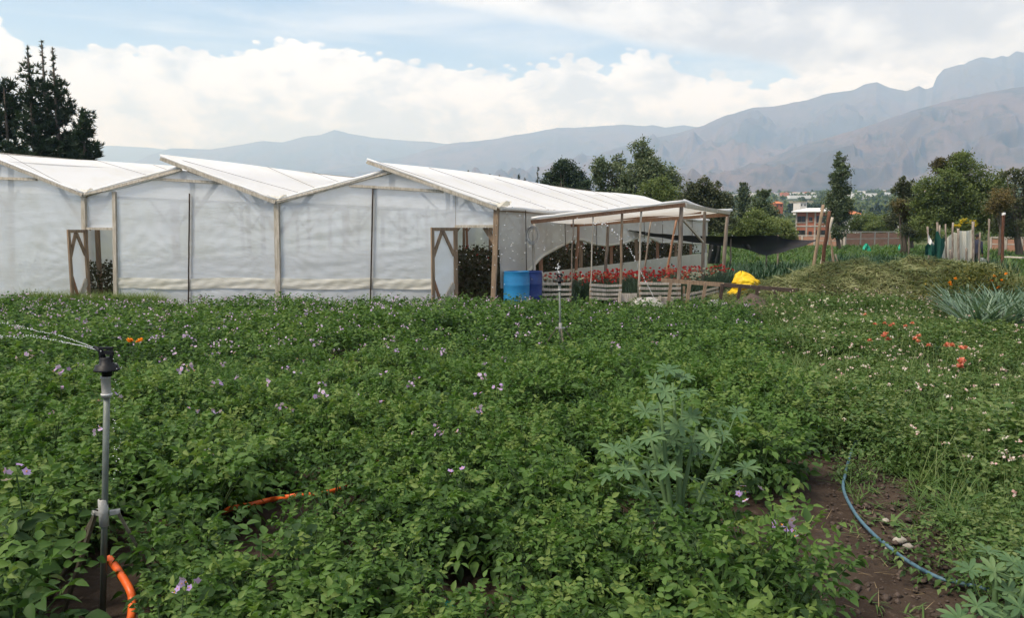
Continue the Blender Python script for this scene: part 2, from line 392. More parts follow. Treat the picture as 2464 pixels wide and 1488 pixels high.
mountain('mountain', [(-420, 345), (-200, 352), (60, 360), (210, 358), (290, 356), (380, 360), (430, 366), (600, 390), (900, 430), (1200, 460)],
         13200, 3000, 180, 500, 6, 33.1, .35)
# the air between: pale and even
hz = MB().box((0, 6400, 958), (25000, 14600, 1920))
m, t, out = new_mat('valley_air')
pv = N(t, 'ShaderNodeVolumePrincipled', i_Density=1.6e-4, i_Anisotropy=.05); pv.inputs['Color'].default_value = (.44, .67, 1.0, 1); pv.inputs['Absorption Color'].default_value = (1, 1, 1, 1)
t.links.new(pv.outputs[0], out.inputs['Volume'])
hz = hz.build('haze', m, None, (0, 0, 0)); tag(hz, 'pale valley haze filling the air before the mountains', 'haze', kind='stuff')
m.cycles.homogeneous_volume = True
hz.display_type = 'WIRE'
# ---------------------------------------------------------------- greenhouse
CA = P(1198, 600, 16.5); CB = P(203, 600, 18.2)
CA.z = CB.z = 0
fdir = (CA - CB).normalized(); fn = Vector((fdir.y, -fdir.x, 0))          # facade normal towards the camera
LDIR = Vector((.451, .893, 0)).normalized(); LEN = 21.2
sn_ = Vector((LDIR.y, -LDIR.x, 0))                                        # side wall normal (outwards, right)
def FP(x, y, off=0.0): return plane_pt(x, y, CA, fn) + fn * off
def SP(x, y, off=0.0): return plane_pt(x, y, CA, sn_) + sn_ * off
gh = empty('greenhouse', CA, 'long white plastic film greenhouse with three peaked bays and timber frame', 'greenhouse')
bays = [dict(VL=(-262, 450), PK=(-8, 385), VR=(206, 468), TP=(-58, 362)),
        dict(VL=(206, 468), PK=(440, 405), VR=(668, 484), TP=(393, 380)),
        dict(VL=(668, 484), PK=(942, 411), VR=(1198, 500), TP=(887, 388))]
def at(b, k, off=0.0): return FP(*b[k], off)
# roofs
def roof_sheet(a, b_, name, nL=34, nS=8, sag=.05, lift=.03, over=.12):
    rows = []
    for i in range(nL + 1):
        u = i / nL; row = []
        for j in range(nS + 1):
            v = j / nS
            p = a.lerp(b_, v) + LDIR * (u * (LEN + over) - over) + Vector((0, 0, lift))
            w = abs(math.sin(u * math.pi * 7)) * sag * math.sin(v * math.pi)
            p.z -= w + .02 * (vnoise(np.array([u * 13 + a.x]), np.array([v * 3 + a.y]))[0] - .5) + .07 * math.sin(u * 6 + a.x) * math.sin(v * math.pi) - .05 * math.sin(u * 9 + a.x * 2) * v 
            row.append(p)
        rows.append(row)
    return MB().grid(rows).build(name, M['roof'], gh)
for b in bays:
    roof_sheet(at(b, 'VR'), at(b, 'TP'), 'roof_film')
    roof_sheet(at(b, 'VL'), at(b, 'PK'), 'roof_film', lift=-.015)
    # trim along front edges, ridge edge and valley
    for a, c, w in ((at(b, 'VR', .10), at(b, 'TP', .10), .07), (at(b, 'VL', .06), at(b, 'PK', .06), .06)):
        MB().beam(a + Vector((0, 0, -.03)), c + Vector((0, 0, -.03)), .07, w, jit=.006).build('rafter', M['wood_pale'], gh)
        MB().tube([a.lerp(c, t_) + Vector((0, 0, .035 + rnd.uniform(-.008, .008))) for t_ in np.linspace(0, 1, 12)], .028, 6).build('rolled_film_edge', M['roof'], gh)
    tp = at(b, 'TP')
    MB().beam(tp + Vector((0, 0, -.04)), tp + LDIR * LEN + Vector((0, 0, -.04)), .06, .07).build('ridge_beam', M['wood_pale'], gh)
    pk = at(b, 'PK')
    MB().beam(pk + Vector((0, 0, -.10)) + LDIR * .1, pk + LDIR * LEN + Vector((0, 0, -.10)), .07, .09).build('ridge_beam', M['wood'], gh)
    # wires tied over the roof sheet
    for k in range(8):
        u0 = .3 + k * 2.5 + rnd.uniform(-.7, .7)
        a = at(b, 'TP') + LDIR * (u0); c = at(b, 'VR') + LDIR * (u0 + rnd.uniform(-1.6, 2.6))
        pts = [a.lerp(c, q) + Vector((0, 0, .05)) for q in np.linspace(0.02, .98, 8)]
        MB().tube(pts, .004, 4).build('roof_wire', M['rope'], gh)
# gutter rags at the valleys
for b in bays:
    v0 = at(b, 'VR'); mb = MB()
    rows = []
    for i in range(5):
        rows.append([v0 + fdir * ((j - 4) * .07) + fn * (.10 - .06 * i) + Vector((0, 0, .05 + .06 * math.sin(i * 1.7 + j * 1.1) + .012 * abs(j - 4))) for j in range(9)])
    mb.grid(rows).build('gutter_wrap', M['band'], gh)
    MB().beam(v0 + Vector((0, 0, -.05)), v0 + LDIR * LEN + Vector((0, 0, -.05)), .09, .07).build('valley_beam', M['wood'], gh)
# front film
def top_y(x):
    for b in bays:
        x0, x1 = b['VL'][0], b['VR'][0]
        if x0 <= x <= x1:
            if x < b['PK'][0]: t_ = (x - x0) / (b['PK'][0] - x0); return b['VL'][1] + t_ * (b['PK'][1] - b['VL'][1])
            t_ = (x - b['PK'][0]) / (x1 - b['PK'][0]); return b['PK'][1] + t_ * (b['VR'][1] - b['PK'][1])
    return 500
tauts = [(280, 665), (668, 590), (457, 640), (898, 640), (1040, 600), (203, 640), (60, 700)]
def wrinkle(x, y, seed):
    w = 0.0
    for qx, qy in tauts:                       # pleats radiating from where the film is pinned
        dx, dy = x - qx, y - qy; r = math.hypot(dx, dy) + 12
        if r < 260:
            w += math.sin(math.atan2(dy, dx) * 26 + qx) * .009 * math.exp(-r / 95) * min(1, r / 40)
    w += .016 * (fbm(np.array([x / 130 + seed]), np.array([y / 45]), 4)[0] - .5)
    w += .012 * (fbm(np.array([x / 260 + seed]), np.array([(y + x * .12) / 11]), 3)[0] - .5)
    return w
def front_panel(x0, x1, ybot, name='front_film', nx_=None, seed=0.0, ny_=46, mat='film', ytop=None):
    nx_ = nx_ or max(6, int((x1 - x0) / 6)); rows = []
    for i in range(ny_ + 1):
        v = i / ny_; row = []
        for j in range(nx_ + 1):
            u = j / nx_; x = x0 + (x1 - x0) * u
            yt = (top_y(x) + 4) if ytop is None else ytop; y = yt + (ybot - yt) * v
            e = min(1, 6 * min(u, 1 - u)) * min(1, 8 * min(v + .02, 1 - v + .05))
            row.append(FP(x, y, wrinkle(x, y, seed) * e + .004))
        rows.append(row)
    return MB().grid(rows).build(name, M[mat], gh)
BOT = 738
front_panel(-262, 18, BOT, seed=1); front_panel(18, 203, BOT, seed=2)
front_panel(205, 279, 549, seed=3, ny_=14); front_panel(280, 457, BOT, seed=4); front_panel(457, 667, BOT, seed=5)
front_panel(669, 897, BOT, seed=6); front_panel(897, 1040, BOT, seed=7); front_panel(1040, 1096, BOT, seed=7.5); front_panel(1097, 1197, 544, seed=8, ny_=14)
for x0, x1 in ((281, 456), (458, 666), (670, 896), (898, 1040)):      # folded cream band along the foot
    rows = []
    for i in range(7):
        rows.append([FP(x, 670 + i * 4.2 + 1.8 * math.sin(x * .021 + x0) , .03 + .006 * math.sin(i * 1.4 + x * .03) + .004 * math.sin(x * .19 + i) + .004 * math.sin(x * .07 + i * 2)) for x in np.linspace(x0, x1, 40)])
    MB().grid(rows).build('film_band', M['band'], gh)
# gable: tie beam, king post
for xl, yl, xr, yr in ((-170, 424, 92, 432), (343, 429, 548, 441), (842, 447, 1068, 461)):
    MB().beam(FP(xl, yl, .05), FP(xr, yr, .05), .06, .06, jit=.005).build('tie_beam', M['wood_pale'], gh)
    xm = {343: 440, 842: 942}.get(xl, -8)
    MB().beam(FP(xm, top_y(xm) + 6, -.04), FP(xm, yl + 4, -.04), .13, .05, up=fn).build('king_post', M['wood'], gh)
def post(x, y0, y1, w, off, mat='wood', lean=0.0, name='post'):
    return MB().beam(FP(x, y0, off), FP(x + lean, y1, off), w, w * .8, up=fn, jit=.008).build(name, M[mat], gh)
for x, y0, ln in ((18, 400, 6), (458, 440, -2), (899, 446, -5), (1094, 470, -2)):
    post(x, y0, 745, .10, -.09, 'wood', ln)
for x, ln in ((204, 6), (668, 4), (1196, -9)):
    post(x, top_y(x) + 4, 748, .11, .035 if x != 204 else .03, 'wood_pale' if x != 1196 else 'wood', ln)
post(277, 462, 748, .09, .03, 'wood_pale', 5)
for x, y0, y1, ln in ((459, 466, 740, -3), (899, 455, 740, -6)):
    MB().tube([FP(x + ln * q, y0 + (y1 - y0) * q, .05 + rnd.uniform(-.006, .006)) for q in np.linspace(0, 1, 10)], .018, 6).build('batten_rope', M['rope'], gh)
for a, b_ in (((605, 463), (664, 560)), ((750, 464), (673, 560)), ((140, 450), (201, 548)), ((270, 458), (210, 552)), ((1120, 478), (1190, 586)), ((-60, 410), (16, 500)), ((520, 440), (460, 520))):
    MB().beam(FP(*a, -.05), FP(*b_, -.05), .10, .04, up=fn).build('brace', M['wood'], gh)
# door frames and open door leaves
MB().beam(FP(205, 550, .03), FP(280, 551, .03), .07, .06).build('door_lintel', M['wood_pale'], gh)
MB().beam(FP(1096, 545, .03), FP(1196, 545, .03), .07, .06).build('door_lintel', M['wood_pale'], gh)
post(1191, 545, 748, .07, -.02, 'wood_red', -2, 'door_jamb')
def door_leaf(hx, fx, ytop, depth, name):
    """leaf hinged at hx, its free edge swung out to appear at fx"""
    hp = FP(hx, ytop, .06); top = hp.z
    wid = .86; fe = plane_pt(fx, ytop, FP(fx, ytop, depth), fn)
    fe.z = top; hp2 = Vector((hp.x, hp.y, top))
    ax = (fe - hp2); ax.z = 0; ax.normalize(); W = (fe - hp2).length
    d = empty('door', (hp.x, hp.y, 0)); d.parent = gh; d.location = Vector((hp.x, hp.y, 0)) - org_of(gh)
    def q(u, z): return Vector((hp.x, hp.y, 0)) + ax * (u * W) + Vector((0, 0, z))
    up = Vector((-ax.y, ax.x, 0))
    for u in (.04, .96): MB().beam(q(u, .02), q(u, top), .075, .05, up=up, jit=.006).build('stile', M['wood'], d)
    for z in (top - .035, .10): MB().beam(q(.08, z), q(.92, z), .07, .045, up=up).build('rail', M['wood'], d)
    for u0, z0, u1, z1 in ((.10, top - .62, .55, top - .07), (.95, top - .66, .58, top - .07)):
        MB().beam(q(u0, z0), q(u1, z1), .065, .04, up=up).build('brace', M['wood'], d)
    MB().beam(q(.10, .62), q(.62, .12), .13, .03, up=up).build('kick_plank', M['wood_pale'], d)
    MB().beam(q(.93, .72), q(.62, .15), .06, .03, up=up).build('brace', M['wood_red'], d)
    rows = [[q(.04 + .92 * j / 6, .1 + (top - .16) * i / 10) - up * (.035 + .012 * math.sin(i * 2 + j)) for j in range(7)] for i in range(11)]
    MB().grid(rows).build('door_film', M['film'], d)
door_leaf(1100, 1038, 548, .55, 'door'); door_leaf(211, 163, 553, .55, 'door')
# side wall (right): eave, film with a scalloped lower hem, skirt
c4p = lambda cx, cy: (1252 + .2215 * cx, 462 + .2215 * cy)
eave0 = at(bays[2], 'VR')
def side_pt(u, z): return Vector((CA.x, CA.y, 0)) + LDIR * (u * LEN) + Vector((0, 0, z)) + sn_ * .02
hem_px = [(-50, 1020), (30, 890), (200, 700), (400, 590), (560, 510), (640, 520), (780, 570), (900, 582), (1100, 558), (1250, 495), (1330, 470), (1500, 550), (1700, 545), (1860, 560), (2040, 570)]
hem = []
for q_ in hem_px:
    w = SP(*c4p(*q_)); hem.append(((Vector((w.x, w.y, 0)) - Vector((CA.x, CA.y, 0))).dot(LDIR) / LEN, w.z))
hu = [h[0] for h in hem]; hzv = [h[1] for h in hem]; ez = eave0.z
rows = []
for i in range(19):
    v = i / 18; row = []
    for j in range(121):
        u = j / 120; zb = float(np.interp(u, hu, hzv)); z = ez - .03 + (zb - ez + .03) * v
        off = .05 * (fbm(np.array([u * 42]), np.array([v * 2 + u * 7]), 4)[0] - .5) * (.3 + v) + .05 * v * v
        row.append(side_pt(u, z) + sn_ * off)
    rows.append(row)
MB().grid(rows).build('side_film', M['sheet'], gh)
MB().tube([side_pt(u, float(np.interp(u, hu, hzv))) + sn_ * .06 for u in np.linspace(.01, 1, 90)], .04, 6).build('film_hem', M['band'], gh)
rows = [[side_pt(u, z) + sn_ * (.02 + .05 * (fbm(np.array([u * 60]), np.array([z * 3]), 3)[0] - .5)) for u in np.linspace(.02, 1, 90)] for z in (-.03, .2, .42, .62, .76)]
MB().grid(rows).build('skirt_film', M['band'], gh)
MB().tube([side_pt(u, ez - .02) + sn_ * .05 + Vector((0, 0, .02 * math.sin(u * 40))) for u in np.linspace(0, 1, 40)], .05, 7).build('rolled_eave', M['roof'], gh)
for k in range(9):
    u = (k + .5) / 9; p0 = side_pt(u, ez - .03) + sn_ * .09; p1 = side_pt(u, float(np.interp(u, hu, hzv)) - .1) + sn_ * .12
    MB().tube([p0, p0.lerp(p1, .5), p1], .010, 5).build('tie_wire', M['rope'], gh)
# interior rows of posts with raking braces (valleys, ridges, side walls)
lines = [(at(bays[0], 'VL'), 'v'), (at(bays[0], 'PK'), 'r'), (at(bays[1], 'VL'), 'v'), (at(bays[1], 'PK'), 'r'), (at(bays[2], 'VL'), 'v'), (at(bays[2], 'PK'), 'r'), (eave0, 'v')]
for li, (pt, kd) in enumerate(lines):
    n_ = 8
    for k in range(0 if li == 6 else 1, n_ + 1):
        if li == 6 and k == 0: continue
        b0 = Vector((pt.x, pt.y, 0)) + LDIR * (LEN * k / n_ - .1) - sn_ * .10
        topz = pt.z - (.08 if kd == 'v' else .16)
        MB().beam(b0 + Vector((0, 0, -.05)), b0 + Vector((rnd.uniform(-.05, .05), 0, topz)), .10, .09, jit=.01).build('post', M['wood_red' if (li + k) % 2 else 'wood'], gh)
        if kd == 'v':
            for sgn in (-1, 1):
                if (li == 6 and sgn > 0) or (li == 0 and sgn < 0): continue
                MB().beam(b0 + Vector((0, 0, topz - .85)), b0 + fdir * sgn * .75 + Vector((0, 0, topz + .12)), .07, .05).build('brace', M['wood'], gh)
        else:
            for sgn in (-1, 1): MB().beam(b0 + Vector((0, 0, topz - .9)), b0 + fdir * sgn * .7 + Vector((0, 0, topz - .22)), .06, .05).build('brace', M['wood'], gh)
# rear and left walls
for a, b_, nm in ((at(bays[0], 'VL') , at(bays[0], 'VL') + LDIR * LEN, 'left'), (at(bays[0], 'VL') + LDIR * LEN, eave0 + LDIR * LEN, 'rear')):
    rows = []
    for i in range(9):
        row = []
        for j in range(41):
            u = j / 40; p_ = a.lerp(b_, u); zt = p_.z - .03
            if nm == 'rear':
                xw = CB.lerp(CA, 0); 
                for b in bays:
                    A_, B_, C_ = at(b, 'VL') + LDIR * LEN, at(b, 'PK') + LDIR * LEN, at(b, 'VR') + LDIR * LEN
                    dA, dB, dC, dp = [q.dot(fdir) for q in (A_, B_, C_, p_)]
                    if dA <= dp <= dC + .01: zt = float(np.interp(dp, [dA, dB, dC], [A_.z, B_.z, C_.z])) - .03
            z0 = 0.75 if nm == 'rear' else -.05
            row.append(Vector((p_.x, p_.y, z0 + (zt - z0) * i / 8)) + LDIR * .03 * math.sin(j * 1.3 + i))
        rows.append(row)
    MB().grid(rows).build('rear_film' if nm == 'rear' else 'side_film', M['film'], gh)

# ---------------------------------------------------------------- pergola beside the greenhouse
pg = empty('pergola', (3.2, 20, 0), 'rough pole pergola roofed with plastic sheet over the carnation bed', 'pergola')
gpost = lambda cx, cy0, cy1, Y, Yb=None: (P(*c4p(cx[0], cy0), Y), P(*c4p(cx[1], cy1), Yb or Y))
def ppost(x0, y0, x1, Y, r, mat, r1=None, brk=1.0):
    a = P(*c4p(x0, y0), Y); b_ = P(*c4p(x1, 1100), Y); b_.z = -.08; dx = (x1 - x0) * .2215 / FPX * Y; b_.x = a.x + dx * 1.0
    return MB().pole(b_, a, r, r1, 9, 6, .02).build('post', M[mat], pg)
YA, YBR, YBL, YR = 17.6, 19.0, 20.2, 24.0
def yfront(cx): return YA + (YBR - YA) * (cx - 150) / 1600
ppost(150, 345, 148, YA, 0.042, 'wood_pale'); ppost(574, 290, 560, yfront(570), 0.019, 'wood_grey'); ppost(790, 250, 766, yfront(780), 0.019, 'wood_pale')
ppost(1106, 215, 1095, yfront(1100), 0.035, 'wood'); ppost(1315, 205, 1300, yfront(1310), 0.029, 'wood_pale'); ppost(1752, 160, 1738, YBR, 0.059, 'wood_grey')
ppost(2004, 215, 1992, 21.4, 0.054, 'wood_grey'); ppost(2258, 240, 2212, YR, 0.064, 'wood_grey')
ppost(630, 312, 604, YBL, 0.046, 'wood_red'); ppost(955, 345, 918, 21.0, 0.048, 'wood_grey'); ppost(1420, 318, 1325, 22.3, 0.032, 'wood_grey'); ppost(1700, 288, 1575, 23.0, 0.038, 'wood_red')
r1a, r1b = P(*c4p(118, 328), YA), P(*c4p(1780, 140), YBR); r2b = P(*c4p(2270, 232), YR)
MB().beam(r1a, r1b, .06, .10, jit=.01).build('rail', M['wood_red'], pg)
MB().beam(r1b + Vector((.03, 0, -.02)), r2b, .07, .10, jit=.01).build('rail', M['wood_pale'], pg)
bl, br = P(*c4p(530, 362), YBL), P(*c4p(2250, 250), YR - .1)
MB().beam(bl, br, .06, .11, jit=.01).build('rail', M['wood_red'], pg)
MB().beam(P(*c4p(560, 330), 19.2), P(*c4p(1960, 215), 21.3), .06, .10, jit=.01).build('rail', M['wood_red'], pg)
MB().beam(P(*c4p(1772, 305), YBR + .05), P(*c4p(1985, 545), 21.2), .045, .06).build('brace', M['wood_pale'], pg)
rows = []
for i in range(15):
    u = i / 14; row = []
    for j in range(25):
        v = j / 24; a = r1a.lerp(r1b, v) + Vector((0, -.03, .085)); b_ = bl.lerp(br, v) + Vector((0, .04, .075))
        p_ = a.lerp(b_, u); sagv = math.sin(u * math.pi) * (.05 + .10 * math.sin(v * math.pi) + .05 * math.sin(v * 9))
        p_.z -= sagv; row.append(p_)
    rows.append(row)
MB().grid(rows).build('roof_sheet', M['sheet'], pg)
MB().tube([r1a.lerp(r1b, q) + Vector((-.0, -.05, .09 + rnd.uniform(-.01, .01))) for q in np.linspace(0, 1, 16)], .035, 7).build('rolled_sheet_edge', M['roof'], pg)
MB().tube([r1b.lerp(r2b, q) + Vector((0, 0, .10 - .10 * math.sin(q * math.pi))) for q in np.linspace(0, 1.06, 12)], .045, 7).build('rolled_sheet_edge', M['roof'], pg)
# coil of wire hung on the pergola's corner post
pc = P(*c4p(132, 470), YA - .10); mb = MB()
for k in range(5):
    r_ = .135 + .016 * k; ox = rnd.uniform(-.02, .02)
    mb.tube([pc + Vector((ox + r_ * .8 * math.cos(a), -.01 * k, r_ * 1.1 * math.sin(a))) for a in np.linspace(0, 2 * math.pi, 28)], .008, 5, cap=False)
M['wire'] = pmat('galvanised_wire', (.42, .42, .41), None, .45, 20, metal=.6, bump=0)
tag(mb.build('wire_coil', M['wire'], None, pc), 'coil of grey wire hung on the corner post of the pergola', 'wire coil')
# slatted fence panels
def slat_fence(xl, xr, ys, Y0, Y1, label, name='slat_fence'):
    f = empty(name, P(*c4p(xl, 1200), Y0) * 1.0, label, 'fence', 'low slat fences round the carnation bed')
    f.location.z = 0
    for yl, yr in ys:
        a, b_ = P(*c4p(xl, yl), Y0), P(*c4p(xr, yr), Y1)
        mid = a.lerp(b_, .5) + Vector((0, 0, rnd.uniform(-.02, .0)))
        MB().beam(a, mid, .022, .065, jit=.004).beam(mid, b_, .022, .06, jit=.004).build('slat', M['wood_pale'], f)
    for x_ in (xl + 8, xr - 8):
        Yp = Y0 + (Y1 - Y0) * (x_ - xl) / (xr - xl); a = P(*c4p(x_, min(ys[0]) - 15), Yp + .04); b_ = Vector((a.x, a.y, -.05))
        MB().beam(b_, a, .05, .04).build('stake', M['wood'], f)
slat_fence(122, 552, [(998, 1000), (1055, 1062), (1122, 1112), (1165, 1160)], 17.35, 17.7, 'low grey slat fence panel beside the blue barrels')
slat_fence(758, 1100, [(1012, 1018), (1058, 1068), (1106, 1110), (1150, 1158)], 17.8, 18.1, 'low slat fence panel with a middle gap, before the red carnations')
slat_fence(1296, 1742, [(992, 998), (1048, 1048), (1104, 1104), (1158, 1150)], 18.2, 18.6, 'low slat fence panel behind the crumpled plastic sheet')
slat_fence(1770, 2150, [(1125, 1040), (1175, 1080)], 18.7, 19.6, 'two crooked branch rails behind the dark rail fence')
# long rail fence with leaning pickets
rf = empty('rail_fence', (4.8, 17.6, 0), 'dark leaning rail fence before the yellow sack', 'fence')
c5p = lambda cx, cy: (1669 + .2933 * cx, 334 + .2933 * cy)
ra, rb, rc = P(*c4p(1530, 958), 17.6), P(*c4p(2210, 1010), 17.4), P(*c5p(850, 1247), 17.0)
MB().beam(ra, rb, .035, .09, jit=.006).build('rail', M['wood'], rf)
MB().beam(rb + Vector((0, -.01, 0)), rc, .035, .09, jit=.006).build('rail', M['wood_dark'], rf)
for i, (x0, y0, x1, y1) in enumerate(((1640, 948, 1612, 1190), (1842, 968, 1815, 1190), (2016, 985, 1980, 1205), (2196, 1000, 2168, 1195), (2392, 1020, 2358, 1190))):
    Yp = 17.55 - .1 * i; a, b_ = P(*c4p(x0, y0), Yp - .04), P(*c4p(x1, y1), Yp - .04)
    b_ = a + (b_ - a) * ((a.z + .1) / max(.05, a.z - b_.z))
    MB().beam(b_, a, .075, .045, jit=.006).build('picket', M['wood' if i < 3 else 'wood_dark'], rf)
for x0, y0, x1 in ((527, 1218, 510), (677, 1233, 668)):
    a = P(*c5p(x0, y0), 17.05); b_ = P(*c5p(x1, 1330), 17.05); b_ = a + (b_ - a) * ((a.z + .1) / max(.05, a.z - b_.z))
    MB().beam(b_, a, .075, .045).build('picket', M['wood_dark'], rf)
# crumpled plastic and planks on the ground
def crumple(name, c, sx, sy, h, mat, label, cat, seed, n=14, group=None):
    rows = []
    for i in range(n):
        row = []
        for j in range(n):
            u, v = i / (n - 1) - .5, j / (n - 1) - .5; e = max(0, 1 - (2 * u) ** 2) * max(0, 1 - (2 * v) ** 2)
            nz = ridged(np.array([u * 3.5 + seed]), np.array([v * 3.5 + seed * 2]), 3)[0]
            row.append(Vector((u * sx * (1 + .3 * nz - .15), v * sy, h * e ** .6 * (.35 + .9 * nz) + .01)) + Vector(c))
        rows.append(row)
    return tag(MB().grid(rows, False).build(name, M[mat], None, c), label, cat, group)
crumple('plastic_sheet', P(*c4p(1375, 1190), 17.7).xy.to_3d(), 0.75, .5, .20, 'sheet', 'crumpled pale plastic sheet lying against the slat fence', 'plastic sheet', 3.3)
for x0, x1, y0, lab in ((1065, 1265, 1150, 'short pale board propped by the fence gap'), (1500, 1660, 1195, 'thin pale board lying beside the crumpled plastic sheet')):
    a, b_ = P(*c4p(x0, y0), 17.6), P(*c4p(x1, y0), 17.7); a.z = b_.z = max(.10, min(a.z, .25))
    mb = MB().beam(a, b_, .03, .2, jit=.01); mb.beam(Vector((a.x + .03, a.y - .03, -.05)), Vector((a.x + .03, a.y - .03, a.z + .14)), .06, .03)
    tag(mb.build('board', M['wood_pale'], None, (a.x, a.y, 0)), lab, 'board')
crumple('plastic_scrap', P(*c4p(2130, 1170), 17.7).xy.to_3d(), .45, .35, .16, 'sheet', 'small white plastic scrap under the dark rail fence', 'plastic scrap', 8.1, 9)

# barrels
def barrel(c, mat, label, h=.90, r=.29):
    e = empty('barrel', c, label, 'barrel', 'blue plastic barrels at the greenhouse corner')
    prof = [(0, 0.01), (r * .93, .0), (r * .97, .04), (r, .12), (r, .29), (r * 1.015, .31), (r, .33), (r, .58), (r * 1.015, .60), (r, .62), (r, .78), (r * .96, .86), (r * .99, .88), (r * .99, h)]
    MB().lathe(c, prof, 28).build('drum', M[mat], e)
    MB().lathe(c, [(r * .99, h), (r * .9, h), (r * .9, h - .05), (r * .88, h - .25)], 28).build('rim', M[mat], e)
M['blue'] = pmat('bright_blue_plastic', (.018, .21, .44), (.02, .16, .36), .42, 3, (1, 1, 1), .05, spec=.45)
M['navy'] = pmat('navy_plastic', (.015, .045, .20), (.012, .035, .15), .42, 3, (1, 1, 1), .05, spec=.45)
M['blue_in'] = M['blue']
b1 = P(1243, 657, 16.5); b1.z = 0; barrel(b1, 'blue', 'bright blue open barrel in front of the navy one')
b2 = P(1266, 663, 16.95); b2.z = 0; b2.x += .08; barrel(b2, 'navy', 'navy blue barrel half hidden behind the bright blue one', .87)
# yellow sack and soil heap
M['yellow'] = pmat('yellow_woven_sack', (.80, .56, .02), (.62, .38, .01), .55, 5, (1, 1, 1), .5, 9, spec=.3)
ys = P(1797, 700, 18.6); ys.z = 0
rows = []
for i in range(41):
    v = i / 40; row = []
    # a full sack flopped over: wide foot, waist, drooping top
    zc = .74 * v; rx_ = float(np.interp(v, [0, .08, .25, .45, .6, .75, .9, 1], [.25, .40, .43, .30, .33, .30, .2, .02]))
    cx_ = float(np.interp(v, [0, .3, .6, 1], [0, -.04, .02, -.14]))
    for j in range(57):
        a = 2 * math.pi * j / 56
        k = 1 + .75 * (ridged(np.array([math.cos(a) * 1.9 + 4]), np.array([math.sin(a) * 1.9 + v * 4.6]), 5)[0] - .55)
        row.append(ys + Vector((cx_ + rx_ * k * math.cos(a), rx_ * .75 * k * math.sin(a), zc + .06 * math.sin(3 * a) * v)))
    rows.append(row)
tag(MB().grid(rows).build('sack', M['yellow'], None, ys), 'bright yellow woven sack slumped behind the rail fence', 'sack')
def heap(name, c, rx_, ry_, h, mat, label, cat, seed, kind=None, n=36):
    rows = []
    for i in range(n):
        row = []
        for j in range(n):
            u, v = 2 * i / (n - 1) - 1, 2 * j / (n - 1) - 1; d = min(1, math.hypot(u, v))
            z = h * max(0, 1 - d) ** .8 * (.75 + .5 * fbm(np.array([u * 3 + seed]), np.array([v * 3 + seed]), 5)[0]) + .05 * (fbm(np.array([u * 12 + seed]), np.array([v * 12]), 3)[0] - .5) * (d < .95)
            row.append(Vector(c) + Vector((u * rx_, v * ry_, z - .03)))
        rows.append(row)
    return tag(MB().grid(rows).build(name, M[mat], None, c), label, cat, kind=kind)
M['soil'] = pmat('dark_soil_heap', (.13, .10, .085), (.06, .046, .038), .95, 18, bump=.8, bscale=45, spec=.1)
sp_ = P(1812, 735, 16.6); sp_.z = 0
heap('soil_heap', sp_, .62, .8, .42, 'soil', 'small heap of dark soil in front of the yellow sack', 'soil heap', 2.2)
# ---------------------------------------------------------------- plants: shared pieces
def leaf_tpl(rows, fold=.12, droop=.15):
    v = []; f = []
    for i, (t_, w) in enumerate(rows):
        z = -droop * t_ * t_
        v += [(-w, t_, z + fold * w * 2), (0, t_, z), (w, t_, z + fold * w * 2)]
        if i: b = (i - 1) * 3; f += [(b, b + 1, b + 4, b + 3), (b + 1, b + 2, b + 5, b + 4)]
    return np.array(v, float), np.array(f)
LEAF_HI = leaf_tpl([(0, .03), (.16, .19), (.40, .29), (.70, .20), (1, .01)], .22, .30)
LEAF_LO = leaf_tpl([(0, .10), (.42, .32), (1, .02)], .20, .25)
LEAF_Q = (np.array([(-.42, .0, 0), (.42, 0.0, 0), (.30, 1, -.15), (-.30, 1, -.15)], float), np.array([(0, 1, 2, 3)]))
LEAF_T = (np.array([(-.5, .3, 0), (0, 0, .05), (.5, .3, 0), (0, 1, -.1)], float), np.array([(0, 1, 2, 3)]))
BLADE = leaf_tpl([(0, .5), (.4, .42), (.75, .26), (1, .02)], .1, .0)
def unit(a): return a / np.maximum(1e-9, np.linalg.norm(a, axis=-1, keepdims=True))
def inst(tpl, pos, fwd, nrm, sl, sw=None, curl=None):
    tv, tf = tpl; pos = np.asarray(pos, float); n = len(pos); sw = sl if sw is None else sw
    f = unit(np.asarray(fwd, float)); x = unit(np.cross(f, np.asarray(nrm, float))); z = np.cross(x, f)
    sl = np.asarray(sl, float).reshape(-1, 1, 1); sw = np.asarray(sw, float).reshape(-1, 1, 1)
    zc = tv[None, :, 2:3] * sw
    if curl is not None: zc = zc - np.asarray(curl).reshape(-1, 1, 1) * (tv[None, :, 1:2] ** 2) * sl
    V = pos[:, None, :] + x[:, None, :] * tv[None, :, 0:1] * sw + f[:, None, :] * tv[None, :, 1:2] * sl + z[:, None, :] * zc
    F = tf[None] + (np.arange(n) * len(tv))[:, None, None]
    return V.reshape(-1, 3), F.reshape(-1, tf.shape[1]), len(tv)
class Soup:
    def __init__(s): s.V = []; s.F = []; s.T = []; s.n = 0; s.MI = []
    def put(s, tpl, pos, fwd, nrm, sl, tint, sw=None, curl=None, mi=0):
        if len(pos) == 0: return
        V, F, k = inst(tpl, pos, fwd, nrm, sl, sw, curl)
        s.V.append(V); s.F.append(F + s.n); s.T.append(np.repeat(np.asarray(tint, float), k)); s.MI.append(np.full(len(F), mi)); s.n += len(V)
    def raw(s, V, F, tint, mi=0):
        s.V.append(np.asarray(V, float)); s.F.append(np.asarray(F) + s.n); s.T.append(np.broadcast_to(tint, (len(V),)).astype(float)); s.MI.append(np.full(len(F), mi)); s.n += len(V)
    def mesh(s, name, mats):
        return np_mesh(name, np.concatenate(s.V), s.F, mats, np.concatenate(s.T), np.concatenate(s.MI))
